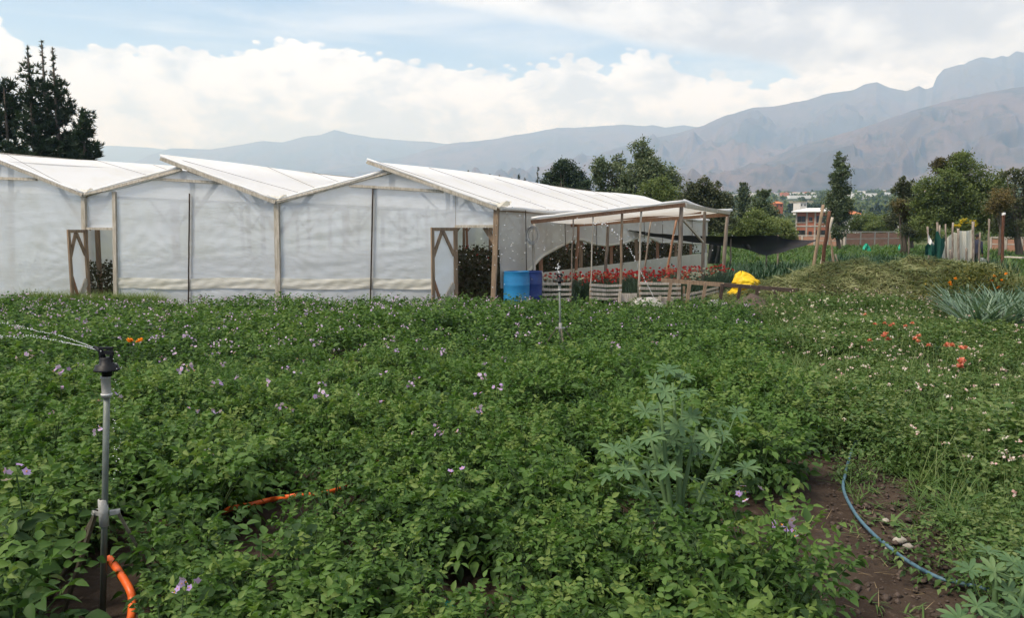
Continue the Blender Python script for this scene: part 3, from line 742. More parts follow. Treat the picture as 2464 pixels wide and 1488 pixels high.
def stem_soup(paths, rads, tint=.3):
    """thin three sided stems: list of (k,3) point arrays"""
    so_ = Soup()
    for pth, r in zip(paths, rads):
        pth = np.asarray(pth, float); k = len(pth); ang = np.array([0, 2.09, 4.19])
        ring = np.stack([np.cos(ang), np.sin(ang), ang * 0], -1)
        rr = (r * np.linspace(1, .6, k))[:, None, None]
        V = (pth[:, None, :] + ring[None] * rr).reshape(-1, 3)
        F = [(i * 3 + j, i * 3 + (j + 1) % 3, (i + 1) * 3 + (j + 1) % 3, (i + 1) * 3 + j) for i in range(k - 1) for j in range(3)]
        so_.raw(V, F, tint)
    return so_
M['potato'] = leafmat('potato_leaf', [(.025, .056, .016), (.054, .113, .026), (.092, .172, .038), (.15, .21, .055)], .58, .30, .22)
M['potato_stem'] = leafmat('potato_stem', [(.045, .085, .03), (.08, .12, .045)], .6, .1, .2)
M['petal'] = leafmat('lilac_petal', [(.42, .28, .60), (.54, .39, .68), (.68, .56, .77)], .6, .3, .2, 1.0)
M['anther'] = pmat('orange_anther', (.75, .32, .02), None, .6, 20, bump=0)
def rot_about(v, ax, ang):
    c, s_ = np.cos(ang)[..., None], np.sin(ang)[..., None]
    return v * c + np.cross(ax, v) * s_ + ax * (np.sum(ax * v, -1, keepdims=True)) * (1 - c)
def potato_arrays(rng, h=.48, w=.30, stems=7, per=7, pairs=3, size=.068, lod=False):
    pos, fwd, nrm, sl, tint, paths = [], [], [], [], [], []
    for k in range(stems):
        a = 2 * math.pi * k / stems + rng.uniform(-.4, .4); tilt = w * rng.uniform(.35, 1.0) * (0.25 if k == 0 else 1); hh = h * rng.uniform(.78, 1.08)
        o = np.array([math.cos(a), math.sin(a), 0])
        crv = lambda q: o * (.03 + tilt * q ** 1.25) + np.array([0, 0, hh * (q - .12 * q * q) / .88])
        paths.append([crv(q) for q in np.linspace(0, 1, 5)])
        for i in range(per):
            q = .22 + .78 * (i + .5) / per + rng.uniform(-.03, .03); p0 = crv(min(q, 1.0))
            az_ = a + i * 2.4 + rng.uniform(-.4, .4); top = q > .8
            el_ = np.interp(q, [.2, .7, 1], [-.15, .40, 1.15]) + rng.uniform(-.2, .2)
            d = np.array([math.cos(az_) * math.cos(el_), math.sin(az_) * math.cos(el_), math.sin(el_)])
            side = unit(np.cross(d, [0, 0, 1])); up = np.cross(side, d)
            L = (.20 if not top else .13) * rng.uniform(.8, 1.15); sz = size * rng.uniform(.65, 1.3) * (.72 if top else 1)
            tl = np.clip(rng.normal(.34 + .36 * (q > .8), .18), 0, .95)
            rs_ = [(1.0, 0)] + [(r, s_) for r in (np.linspace(.42, .8, pairs) if pairs > 1 else [.6]) for s_ in (-1, 1)]
            for r, s_ in rs_:
                pp = p0 + d * L * r - np.array([0, 0, .10 * L * r * r * 2])
                if s_ == 0: fd = d - np.array([0, 0, .45])
                else: fd = d * .55 + side * s_ * .9 - np.array([0, 0, .18 + .2 * rng.rand()])
                fd = fd + rng.normal(0, .26, 3)
                pos.append(pp); fwd.append(fd); nrm.append(up + rng.normal(0, .42, 3)); sl.append(sz * (1.25 if s_ == 0 else (.75 + .35 * r))); tint.append(tl + rng.normal(0, .05))
    return np.array(pos), np.array(fwd), np.array(nrm), np.array(sl), np.clip(np.array(tint), 0, 1), paths
def flower_soup(rng, n=6, spread=.05, fs=.019, z0=.0):
    so_ = Soup(); tp = []
    star = []
    for k in range(10):
        a = 2 * math.pi * k / 10; r = 1.0 if k % 2 == 0 else .66; star.append((r * math.cos(a), r * math.sin(a), .10 if k % 2 == 0 else -.05))
    sv_ = np.array([(0, 0, .0)] + star); sf = np.array([(0, 1 + k, 1 + (k + 1) % 10) for k in range(10)])
    cone = np.array([(.22, 0, .02), (-.11, .19, .02), (-.11, -.19, .02), (0, 0, .45)]); cf = np.array([(0, 1, 3), (1, 2, 3), (2, 0, 3)])
    P0 = rng.normal(0, spread * .5, (n, 3)) * [1, 1, .6] + [0, 0, z0]
    d = unit(rng.normal(0, .7, (n, 3)) + [0, -.35, .35]); ref = unit(rng.normal(0, 1, (n, 3)))
    for tv, tf, mi in ((sv_, sf, 0), (cone, cf, 1)):
        x = unit(np.cross(d, ref)); y = np.cross(d, x)
        for i in range(n):
            s_ = fs * rng.uniform(.8, 1.15); V = P0[i] + (x[i] * tv[:, :1] + y[i] * tv[:, 1:2] + d[i] * tv[:, 2:3]) * s_
            so_.raw(V, tf, rng.rand(), mi)
    return so_
# variants for the near plants
POT = []
for k in range(7):
    rg = np.random.RandomState(100 + k)
    pos, fwd, nrm, sl, ti, paths = potato_arrays(rg, rg.uniform(.34, .44), rg.uniform(.22, .31), 11, 12, 3, rg.uniform(.040, .052))
    if k == 6: ti = np.clip(ti + .38, 0, 1)          # a yellowing one
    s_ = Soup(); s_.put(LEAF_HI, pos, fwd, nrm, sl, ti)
    fm = s_.mesh('potato_foliage', M['potato']); fm.polygons.foreach_set('use_smooth', np.ones(len(fm.polygons), bool))
    st = stem_soup(paths, [.006] * len(paths)).mesh('potato_stems', M['potato_stem'])
    POT.append((fm, st, max(p_[-1][2] for p_ in paths)))
FLW = []
for k in range(5):
    rg = np.random.RandomState(200 + k); s_ = flower_soup(rg, 3 + k, .06, .0165)
    s_.raw(np.array([(-.003, 0, -.16), (.003, 0, -.16), (.003, 0, 0), (-.003, 0, 0)]), [(0, 1, 2, 3)], .1, 2)
    FLW.append(s_.mesh('potato_flowers', [M['petal'], M['anther'], M['potato_stem']]))
# field outline: right hand edge, metres
EDGE_PX = [(1836, 752), (1850, 800), (1872, 860), (1905, 930), (1960, 1010), (2010, 1090), (2050, 1180), (2085, 1280), (2130, 1400), (2165, 1488)]
EDGE = sorted([(G(x, y, .0).y, G(x, y, .0).x) for x, y in EDGE_PX])
EY = [e[0] for e in EDGE]; EX = [e[1] for e in EDGE]
def edge_x(y): return float(np.interp(y, EY, EX))
def far_y(x): return 15.6
hose_gaps = []      # filled below: places where the canopy opens on hoses and soil
HOSE_PX = [(300, 1355), (318, 1420), (322, 1488), (565, 1222), (690, 1196), (740, 1192), (770, 1190), (1090, 990), (1380, 1165)]
SOIL_PX = [(1090, 1450), (1160, 1488), (1370, 1170), (1900, 1420), (860, 1330), (640, 1385), (730, 1150), (420, 1350), (1300, 690)]
for (x, y) in HOSE_PX: hose_gaps.append((G(x, y, .08), .17))
for (x, y) in SOIL_PX: hose_gaps.append((G(x, y, .0), .22))
SPB = G(247, 1486)          # foot of the near sprinkler
hose_gaps.append((SPB, .26))
SPB2 = P(1350, 815, 9.8); SPB2.z = 0; hose_gaps.append((SPB2, .15))
LUP = G(1632, 1385); hose_gaps.append((LUP, .22))
spots = []
rg = np.random.RandomState(5)
yv = 1.35
while yv < 19:
    xv = -12.5
    while xv < 5.5:
        x, y = xv + rg.uniform(-.13, .13), yv + rg.uniform(-.13, .13)
        if x < edge_x(y) - (.44 if y < 6 else .22) and y < far_y(x) and abs(x) < 1.6 + y * .86 and not (y < 2.0 and abs(x) < .45):
            ok = all((Vector((x, y, 0)) - Vector((g_[0].x, g_[0].y, 0))).length > g_[1] for g_ in hose_gaps)
            # keep the lines of sight to the hose open
            for (g_, rad) in hose_gaps[3:len(HOSE_PX)] + [(SPB, 0), (SPB + Vector((-.22, -.05, 0)), 0)]:
                if ok and 0 < g_.y - y < .45 and abs(x - g_.x * y / g_.y) < .17: ok = False
            if ok and .3 < SPB.y - y < 1.2 and -.42 < x - SPB.x * y / SPB.y < .10: ok = False
            if ok and (Vector((x, y, 0)) - SPB - Vector((-.22, -.05, 0))).length < .26: ok = False
            if ok and fbm(np.array([x * .9]), np.array([y * .9]), 3)[0] > .30: spots.append((x, y))
        xv += .36
    yv += .33
spots.sort(key=lambda p_: math.hypot(*p_))
def flower_p(x, y):
    base = np.interp(y, [2, 4, 7, 11, 16], [.12, .15, .28, .75, 1.0])
    xr = x / max(y, 1); return base * float(np.interp(xr, [-.7, -.25, .05, .25, .4], [1.25, .95, .42, .22, .16]))
def in_view(x, y): return y > 2.35 and abs(x) < .72 * y + .5
near_spots = [s_ for s_ in spots if in_view(*s_)][:290]
near_set = set(near_spots)
for (x, y) in near_spots:
    v = rg.choice(7, p=[.16, .16, .16, .16, .16, .155, .045]); fm, st, hh = POT[v]
    fl = rg.rand() < flower_p(x, y)
    e = empty('potato_plant', (x, y, 0), 'flowering potato plant with lilac blossoms in the near green rows' if fl else ('yellowing potato plant among the near green rows' if v == 6 else 'green leafy potato plant without blossoms in the near rows'),
              'potato plant', 'flowering potato plants in the near rows' if fl else ('yellowing potato plants in the near rows' if v == 6 else 'potato plants in the near rows'))
    sc = rg.uniform(.78, 1.16) * (.68 + .68 * fbm(np.array([x * .5 + 3]), np.array([y * .5]), 3)[0]); e.rotation_euler = (rg.uniform(-.08, .08), rg.uniform(-.08, .08), rg.uniform(0, 6.28)); e.scale = (sc, sc, sc * rg.uniform(.9, 1.1))
    link('foliage', fm, e); link('stem', st, e)
    if fl:
        for q in range(1 + (rg.rand() < .35)):
            c_ = link('flower_cluster', FLW[rg.randint(5)], e); c_.location = (rg.uniform(-.15, .15), rg.uniform(-.15, .15), hh + rg.uniform(.05, .12)); c_.rotation_euler = (0, 0, rg.uniform(0, 6.28))
# the rest of the field reads as one mass
field = Soup(); flows = Soup()
LOD = []
for k in range(8):
    r2 = np.random.RandomState(300 + k); LOD.append(potato_arrays(r2, .38, .28, 8, 8, 2, .050)[:5])
LOD2 = [potato_arrays(np.random.RandomState(330 + k), .38, .28, 9, 8, 1, .056)[:5] for k in range(8)]
def place(arr, x, y, sc, rz, z=0.0):
    pos, fwd, nrm, sl, ti = arr; c_, s_ = math.cos(rz), math.sin(rz); R = np.array([[c_, -s_, 0], [s_, c_, 0], [0, 0, 1]])
    return pos @ R.T * sc + [x, y, z], fwd @ R.T, nrm @ R.T, sl * sc, ti
acc = {0: [], 1: []}
for (x, y) in spots:
    if (x, y) in near_set: continue
    lo = 0 if y < 9 and y > 2 else 1
    arr = (LOD, LOD2)[lo][rg.randint(8)]; sc = rg.uniform(.78, 1.14) * (.70 + .64 * fbm(np.array([x * .5 + 3]), np.array([y * .5]), 3)[0])
    if y > 13.5 and x > -.5: sc *= .86
    pl = place(arr, x, y, sc, rg.uniform(0, 6.28)); tint_off = .05 + rg.normal(0, .08) + .5 * (fbm(np.array([x * .6]), np.array([y * .6 + 7]), 3)[0] - .5)  # constant lift paints distance haze and sky sheen into leaf tint; rest is random
    acc[lo].append((*pl[:4], np.clip(pl[4] + tint_off, 0, 1)))
    if rg.rand() < flower_p(x, y):
        for q in range(1 + (rg.rand() < .5)):
            fsp = flower_soup(rg, rg.randint(3, 6), .06, .0155); off = np.array([x + rg.uniform(-.15, .15), y + rg.uniform(-.15, .15), .37 * sc + rg.uniform(.03, .11)])
            for V, F, T_, MI in zip(fsp.V, fsp.F, fsp.T, fsp.MI):
                pass
            b0 = flows.n
            for V, T_ in zip(fsp.V, fsp.T): flows.V.append(V + off); flows.T.append(T_)
            for F, MI in zip(fsp.F, fsp.MI): flows.F.append(F + b0); flows.MI.append(MI)
            flows.n += fsp.n
for lo, tpl in ((0, LEAF_LO), (1, LEAF_LO)):
    if acc[lo]:
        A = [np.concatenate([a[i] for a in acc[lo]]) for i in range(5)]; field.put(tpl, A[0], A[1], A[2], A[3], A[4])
tag(link('potato_field', field.mesh('potato_field', M['potato'])), 'dense green potato crop spreading back to the greenhouse', 'potato crop', kind='stuff')
tag(link('potato_blossom', flows.mesh('potato_blossom', [M['petal'], M['anther']])), 'lilac potato blossoms scattered over the farther crop', 'blossom', kind='stuff')

# ---------------------------------------------------------------- sprinklers
M['galv'] = pmat('galvanised_pipe', (.155, .18, .16), (.09, .105, .092), .5, 9, (1, 1, .4), .2, 40, spec=.4, metal=.2)
M['galv_dull'] = pmat('grey_fitting', (.36, .36, .34), (.25, .25, .235), .6, 14, bump=.2, metal=.25)
M['black'] = pmat('black_plastic', (.010, .011, .014), (.007, .008, .010), .5, 10, bump=.05, spec=.22)
M['legm'] = pmat('muddy_leg', (.13, .115, .08), (.07, .062, .045), .75, 14, bump=.3)
M['white'] = pmat('white_ring', (.72, .72, .70), None, .5, 10, bump=0)
m, t, out = new_mat('water_drops')
p = N(t, 'ShaderNodeBsdfPrincipled', i_Roughness=.08); p.inputs['Base Color'].default_value = (.95, .97, 1, 1); p.inputs['Transmission Weight'].default_value = .35; p.inputs['IOR'].default_value = 1.33
t.links.new(p.outputs[0], out.inputs['Surface']); M['water'] = m
def sprinkler(base, top, hubz, feet, label):
    e = empty('sprinkler', base, label, 'sprinkler', 'tripod sprinklers in the potato field')
    base = Vector(base); top = Vector(top); ax = (top - base); L = top.z; q = lambda z: base + ax * (z / L)
    MB().tube([q(-.08), q(L * .5), q(L - .185)], .0138, 16).build('pipe', M['galv'], e)
    MB().lathe(q(L - .20), [(.0, 0), (.021, 0), (.022, .012), (.020, .016), (.020, .085), (.022, .088), (.022, .098), (.0, .098)], 20).build('coupling', M['galv_dull'], e)
    MB().lathe(q(L - .20), [(.0215, .010), (.024, .010), (.024, .018), (.0215, .018)], 20).build('ring', M['white'], e)
    hd = empty('sprinkler_head', (0, 0, 0)); hd.parent = e; hd.location = q(L - .102) - base
    c = q(L - .102)
    MB().lathe(c, [(0, 0), (.022, 0), (.022, .020), (.026, .022), (.055, .026), (.054, .033), (.050, .036), (.046, .052), (.030, .055), (.027, .082), (.024, .086), (0, .086)], 24).build('body', M['black'], hd)
    for s_ in (-1, 1): MB().box(c + Vector((s_ * .024, 0, .095)), (.010, .014, .060)).build('yoke_arm', M['black'], hd)
    MB().box(c + Vector((.002, 0, .128)), (.062, .013, .010)).build('yoke_bar', M['black'], hd)
    MB().tube([c + Vector((-.012, 0, .085)), c + Vector((-.020, .004, .112)), c + Vector((-.058, .012, .132))], [.011, .010, .0075], 10).build('nozzle', M['black'], hd)
    MB().tube([c + Vector((.030, 0, .055)), c + Vector((.046, 0, .048)), c + Vector((.046, 0, .022))], .004, 6).build('guard_loop', M['black'], hd)
    MB().beam(c + Vector((.0, -.012, .112)), c + Vector((.045, -.022, .108)), .010, .016).build('hammer', M['black'], hd)
    MB().lathe(q(hubz - .06), [(.015, 0), (.021, .002), (.021, .128), (.015, .13)], 18).build('tripod_collar', M['galv_dull'], e)
    for f in feet:
        f = Vector(f); d = (f - q(hubz)); d.z = 0; d.normalize(); a = q(hubz) + d * .052; lg = None
        lg = MB().beam(a, f + Vector((0, 0, -.04)), .022, .012).build('leg', M['legm'], e)
        MB().beam(q(hubz) + d * .02, a + d * .012, .022, .02).build('leg_bracket', M['galv_dull'], e)
        x_ = d.cross(Vector((0, 0, 1)))
        MB().tube([a - x_ * .016, a + x_ * .016], .007, 8).build('bolt', M['galv_dull'], lg) if False else MB().tube([a - x_ * .018, a + x_ * .018], .008, 8).build('bolt', M['galv_dull'], e)
    return e
T1 = P(259, 852, SPB.y + .01)
hub = P(250, 1238, SPB.y).z
sprinkler(SPB, T1, hub, [G(112, 1436), G(150, 1462), G(418, 1452)], 'tall grey pipe sprinkler with black head and muddy tripod legs, water jetting left')
T2 = P(1346, 664, SPB2.y); hub2 = P(1350, 790, SPB2.y).z
sprinkler(SPB2, T2, hub2, [SPB2 + Vector((.42, .1, 0)), SPB2 + Vector((-.40, .12, 0)), SPB2 + Vector((.05, -.45, 0))], 'distant pipe sprinkler standing before the pergola and carnation bed')
OCT_V = np.array([(1, 0, 0), (-1, 0, 0), (0, 1, 0), (0, -1, 0), (0, 0, 1), (0, 0, -1)], float); OCT_F = np.array([(0, 2, 4), (2, 1, 4), (1, 3, 4), (3, 0, 4), (2, 0, 5), (1, 2, 5), (3, 1, 5), (0, 3, 5)])
def drops(name, pts, rads, label, streams=(), group=None):
    so_ = Soup()
    for p_, r in zip(pts, rads): so_.raw(np.array(p_)[None] + OCT_V * (np.array([1, 1, .8]) * r), OCT_F, 0)
    me = so_.mesh(name, M['water']); o = link(name, me); o['kind'] = 'stuff'
    return tag(o, label, 'water spray', group)
def jet(px, Y0, Y1, r, n):
    pts, rr = [], []
    xs_ = np.array([p_[0] for p_ in px], float); ys_ = np.array([p_[1] for p_ in px], float); d = np.concatenate([[0], np.cumsum(np.hypot(np.diff(xs_), np.diff(ys_)))]); d /= d[-1]
    for i in range(n):
        q = (i / (n - 1)) ** 1.15
        if q > .3 and rg.rand() < .35: continue
        x, y = np.interp(q, d, xs_), np.interp(q, d, ys_); j = 3.0 * q
        pts.append(P(x + rg.normal(0, j), y + rg.normal(0, j), Y0 + (Y1 - Y0) * q)); rr.append(r * rg.uniform(.7, 1.25) * (1 + .6 * q))
    return pts, rr
a1, b1_ = jet([(243, 846), (203, 834), (163, 826), (125, 818), (75, 809), (0, 812), (-90, 830)], SPB.y, SPB.y + 1.0, .0032, 190)
a2, b2_ = jet([(243, 845), (200, 827), (175, 818), (131, 804), (100, 798), (53, 788), (0, 776), (-90, 770)], SPB.y, SPB.y + 1.3, .0030, 170)
a3 = [P(272 + abs(rg.normal(0, 12)), 855 + rg.uniform(0, 300) ** 1.0, SPB.y + rg.uniform(-.1, .15)) for _ in range(46)]
drops('water_spray', a1 + a2 + a3, b1_ + b2_ + [.003 * rg.uniform(.6, 1.3) for _ in a3], 'twin jets of water drops thrown by the near sprinkler')
a4, b4 = jet([(1346, 662), (1343, 650), (1341, 642), (1345, 636)], SPB2.y, SPB2.y + .1, .010, 14)
a5, b5 = jet([(1576, 722), (1560, 690), (1545, 660), (1530, 630), (1515, 600), (1495, 578), (1475, 555), (1455, 540), (1425, 532)], 15.5, 11.5, .010, 90)
a6 = [P(rg.normal(1400, 130), rg.normal(575, 45), rg.uniform(9.5, 14)) for _ in range(150)]
a7 = [P(rg.normal(1190, 55), rg.normal(600, 45), rg.uniform(9.5, 13)) for _ in range(60)]
drops('water_spray', a4 + a5 + a6 + a7, b4 + b5 + [.009 * rg.uniform(.5, 1.2) for _ in a6 + a7], 'fine drops drifting past the pergola from the distant sprinkler')

# hoses
M['orange'] = pmat('orange_hose', (.72, .13, .02), (.58, .09, .015), .42, 8, bump=.15, spec=.4)
M['hose_blue'] = pmat('blue_hose', (.05, .12, .17), (.10, .18, .23), .5, 30, (1, 1, 1), .1, spec=.4)
def hose(pts, r, mat, label, flat=1.0, cat='hose', group=None):
    pts = [Vector(p_) for p_ in pts]; fine = []
    for i in range(len(pts) - 1):
        p0, p1, p2, p3 = pts[max(i - 1, 0)], pts[i], pts[i + 1], pts[min(i + 2, len(pts) - 1)]
        for q in np.linspace(0, 1, 8, endpoint=False):
            fine.append(.5 * ((2 * p1) + (p2 - p0) * q + (2 * p0 - 5 * p1 + 4 * p2 - p3) * q * q + (3 * p1 - p0 - 3 * p2 + p3) * q ** 3))
    fine.append(pts[-1])
    return tag(MB().tube(fine, r, 10).build('hose', M[mat], None, pts[0]), label, cat, group)
hose([G(262, 1345, .22), G(285, 1375, .20), G(312, 1420, .16), G(318, 1450, .12), G(312, 1500, .08), G(280, 1560, .05)], .018, 'orange', 'thick orange hose curling round the foot of the near sprinkler')
hose([G(536, 1236, .10), G(553, 1226, .15), G(575, 1220, .16), G(600, 1216, .11), G(650, 1204, .10), G(688, 1198, .16), G(720, 1193, .17), G(768, 1189, .15), G(830, 1170, .08), G(940, 1090, .06), G(1060, 1010, .10), G(1082, 992, .26), G(1101, 984, .30), G(1112, 978, .16), G(1150, 960, .05)], .016, 'orange', 'orange hose snaking through the potato rows')
hose([G(2070, 1058, .03), G(2057, 1068, .05), G(2045, 1100, .05), G(2035, 1138, .05), G(2030, 1180, .03), G(2060, 1240, .03), G(2105, 1290, .03), G(2130, 1310, .03), G(2170, 1342, .03), G(2215, 1370, .03), G(2260, 1392, .03), G(2300, 1402, .03), G(2380, 1420, .03)], .0105, 'hose_blue', 'blue hose lying along the bare soil path')
# ---------------------------------------------------------------- lupins: palmate leaves, each one a part
M['lupin'] = leafmat('lupin_leaf', [(.056, .115, .048), (.090, .165, .072), (.135, .215, .088)], .55, .24, .22)
M['lupin_stem'] = leafmat('lupin_stem', [(.10, .17, .07), (.14, .21, .08)], .6, .1, .25)
def palmate(n=9, seed=0):
    r2 = np.random.RandomState(seed); s_ = Soup()
    tp = leaf_tpl([(0, .03), (.3, .105), (.62, .155), (.88, .11), (1, .02)], .22, .18)
    a = np.linspace(0, 2 * math.pi, n, endpoint=False) + .15 + r2.normal(0, .06, n)
    f = np.stack([np.cos(a), np.sin(a), .25 + r2.normal(0, .10, n)], -1)
    s_.put(tp, np.zeros((n, 3)), f, np.tile([0, 0, 1.0], (n, 1)) , 1 - .22 * (np.cos(a - 1.57) < -.3) + r2.normal(0, .05, n), r2.uniform(.2, .9, n))
    s_.raw(OCT_V * [.05, .05, .03], OCT_F, 1.0)
    return s_.mesh('lupin_leaf', M['lupin'])
PALM = [palmate(9, 1), palmate(8, 2), palmate(9, 3), palmate(10, 4)]
def lupin(base, leaves, Y0, label, stems, rad):
    e = empty('lupin', base, label, 'lupin plant', 'lupin plants with fan shaped leaves')
    tops = []
    for (x, y, dY) in stems:
        tpt = P(x, y, Y0 + dY); mid = base.lerp(tpt, .5) + Vector((rg.uniform(-.03, .03), 0, .04)); tops.append((base, mid, tpt))
        MB().tube([base.lerp(mid, q) if q <= 1 else mid.lerp(tpt, q - 1) for q in (0, .5, 1, 1.5, 2)], [.016, .014, .012, .010, .006], 8).build('stem', M['lupin_stem'], e)
    for i, (x, y, r) in enumerate(leaves):
        c = P(x, y, Y0 + rg.uniform(-.22, .22)); best = None
        for b_, m_, t_ in tops:
            for q in np.linspace(.3, 1.9, 9):
                s_ = b_.lerp(m_, q) if q <= 1 else m_.lerp(t_, q - 1); d = (s_ - c).length + max(0, s_.z - c.z) * 1.5
                if best is None or d < best[0]: best = (d, s_)
        pt = best[1]; mid = pt.lerp(c, .6) + Vector((0, 0, -.02))
        MB().tube([pt, mid, c], [.0045, .004, .003], 5).build('petiole', M['lupin_stem'], e)
        o = link('leaf', PALM[i % 4], e); o.location = c - base; k = r / FPX * c.y; o.scale = (k, k, k)
        out = (c - pt); nrm = Vector((out.x * .8, out.y * .5 - .35, .8 + max(0, out.z))).normalized() + Vector((rg.normal(0, .18), rg.normal(0, .18), 0))
        o.rotation_euler = (Matrix.Rotation(0, 4, 'Z') @ nrm.to_track_quat('Z', 'Y').to_matrix().to_4x4() @ Matrix.Rotation(rg.uniform(0, 6.28), 4, 'Z')).to_euler()
lc = lambda cx, cy: (1380 + .345 * cx, 835 + .345 * cy)
LL = [(565, 240), (635, 320), (770, 215), (655, 165), (800, 320), (500, 455), (590, 430), (815, 495), (1010, 530), (1135, 460), (635, 580), (535, 640), (690, 650), (390, 700), (280, 720), (610, 740), (720, 690), (830, 670), (1040, 620), (240, 900), (525, 860), (670, 870), (800, 920), (895, 1040), (465, 1010), (635, 1050), (1200, 850), (1085, 1080), (420, 1210), (625, 1270), (715, 1260), (790, 1360), (980, 1250), (880, 740), (740, 560), (945, 640), (560, 1180), (860, 1180), (700, 1130), (1010, 900), (360, 860)]
lupin(LUP, [(*lc(x, y), rg.uniform(33, 44)) for x, y in LL], LUP.y + .05, 'tall pale green lupin with fan shaped leaves among the potatoes',
      [(*lc(690, 250), .15), (*lc(600, 330), .0), (*lc(760, 380), .1), (*lc(1050, 640), -.05), (*lc(520, 560), .05), (*lc(400, 780), -.1), (*lc(860, 560), .15)], 30)
ld = lambda cx, cy: (2183 + .1804 * cx, 1220 + .1804 * cy)
LB = P(*ld(1300, 1900), 2.95); LB.z = 0
lupin(LB, [(*ld(x, y), rg.uniform(36, 46)) for x, y in ((830, 850), (1075, 610), (1155, 875), (1410, 750), (1345, 1145), (930, 1330), (1040, 1400), (690, 1500), (1500, 1350), (1560, 900), (1700, 1100), (1250, 1500), (1650, 700))], 2.95,
      'lupin with broad fan leaves beside the blue hose on the bare path', [(*ld(1180, 820), 0), (*ld(1400, 900), .1), (*ld(1000, 1300), -.1), (*ld(1600, 950), .1)], 40)

# ---------------------------------------------------------------- weeds on the right
M['weed'] = leafmat('weed_leaf', [(.026, .056, .016), (.052, .106, .026), (.086, .156, .038), (.14, .19, .062)], .55, .25, .3)
M['wflower'] = leafmat('small_pale_flower', [(.62, .36, .36), (.70, .58, .54), (.80, .76, .70)], .7, .3, .15, 1.0)
def soil_mask(x, y):    # bare path, metres
    c = [(G(2075, 1090).y, G(2075, 1090).x), (G(2120, 1180).y, G(2120, 1180).x), (G(2180, 1290).y, G(2180, 1290).x), (G(2215, 1400).y, G(2215, 1400).x), (G(2230, 1488).y, G(2230, 1488).x)]
    c.sort(); ys_ = [q[0] for q in c]; xs_ = [q[1] for q in c]
    if y > ys_[-1] + .4: return 0.0
    d = abs(x - np.interp(y, ys_, xs_)); w = np.interp(y, [2.5, 3.5, 4.5, 6], [.68, .58, .42, .22])
    return float(np.clip(1.35 - d / w, 0, 1))
def path2(x, y):        # second bare strip near the right edge
    p_ = G(2440, 930); q_ = G(2360, 930); return float(np.clip(1.3 - abs(y - p_.y) / .55, 0, 1) * np.clip((x - q_.x + .4) / .4, 0, 1))
wd = Soup(); wf = Soup()
def tufts(soup, pts, nb, ln, wd_, tint, spread=.9, curl=.55, tpl=BLADE, up=.9):
    pts = np.asarray(pts); n = len(pts)
    if n == 0: return
    p_ = np.repeat(pts, nb, 0) + np.concatenate([rg.normal(0, .018, (n * nb, 2)), np.zeros((n * nb, 1))], 1)
    a = rg.uniform(0, 2 * math.pi, n * nb); s_ = spread * rg.uniform(.25, 1.1, n * nb)
    f = np.stack([np.cos(a) * s_, np.sin(a) * s_, np.full(n * nb, up)], -1)
    L = ln * rg.uniform(.6, 1.25, n * nb) * np.repeat(rg.uniform(.75, 1.25, n), nb)
    soup.put(tpl, p_, f, np.stack([-np.cos(a), -np.sin(a), s_ * 1.2 + .2], -1), L, np.clip(np.repeat(rg.normal(tint, .12, n), nb) + rg.normal(0, .08, n * nb), 0, 1), np.full(n * nb, wd_) * rg.uniform(.7, 1.2, n * nb), curl=np.full(n * nb, curl) * rg.uniform(.5, 1.5, n * nb))
right = []
for _ in range(22000):
    y = 2.3 + 15.2 * rg.rand() ** .75; x = rg.uniform(edge_x(y) - .1, .76 * y + 1.9)
    if x < edge_x(y) - .05: continue
    if rg.rand() < max(soil_mask(x, y), path2(x, y)) * .97: continue
    right.append((x, y))
right = right[:8600]
grassy = [(x, y, 0) for x, y in right if fbm(np.array([x * .8 + 9]), np.array([y * .8]), 3)[0] > .46]
broad = [(x, y, 0) for x, y in right if fbm(np.array([x * .8 + 9]), np.array([y * .8]), 3)[0] <= .50]
gn = [g_ for g_ in grassy if g_[1] < 7]; gf = [g_ for g_ in grassy if g_[1] >= 7]
tufts(wd, gn[::2], 13, .16, .020, .40, 1.3, .7); tufts(wd, gf[::2], 10, .15, .024, .45, 1.3, .7); tufts(wd, gn[1::2], 12, .19, .008, .5, .8, .6); tufts(wd, gf[1::2], 9, .20, .012, .55, .8, .6)
tall = [g_ for g_ in grassy if rg.rand() < .16]; tufts(wd, tall, 3, .34, .004, .9, .3, .3)
LODW = [potato_arrays(np.random.RandomState(400 + k), .20, .20, 6, 6, 2, .034)[:5] for k in range(6)]
A_ = [[], [], [], [], []]
for (x, y, z) in broad:
    cl = fbm(np.array([x * 1.1 + 40]), np.array([y * 1.1]), 3)[0]
    if cl < .36: continue
    pl = place(LODW[rg.randint(6)], x, y, rg.uniform(.55, 1.1) * (.35 + 1.5 * cl), rg.uniform(0, 6.28)); off = rg.normal(.04, .14)
    for i in range(4): A_[i].append(pl[i])
    A_[4].append(np.clip(pl[4] + off, 0, 1))
A_ = [np.concatenate(a) for a in A_]
half = len(A_[0]) // 2 * 2
wd.put(LEAF_LO, *[a for a in A_[:4]], A_[4])
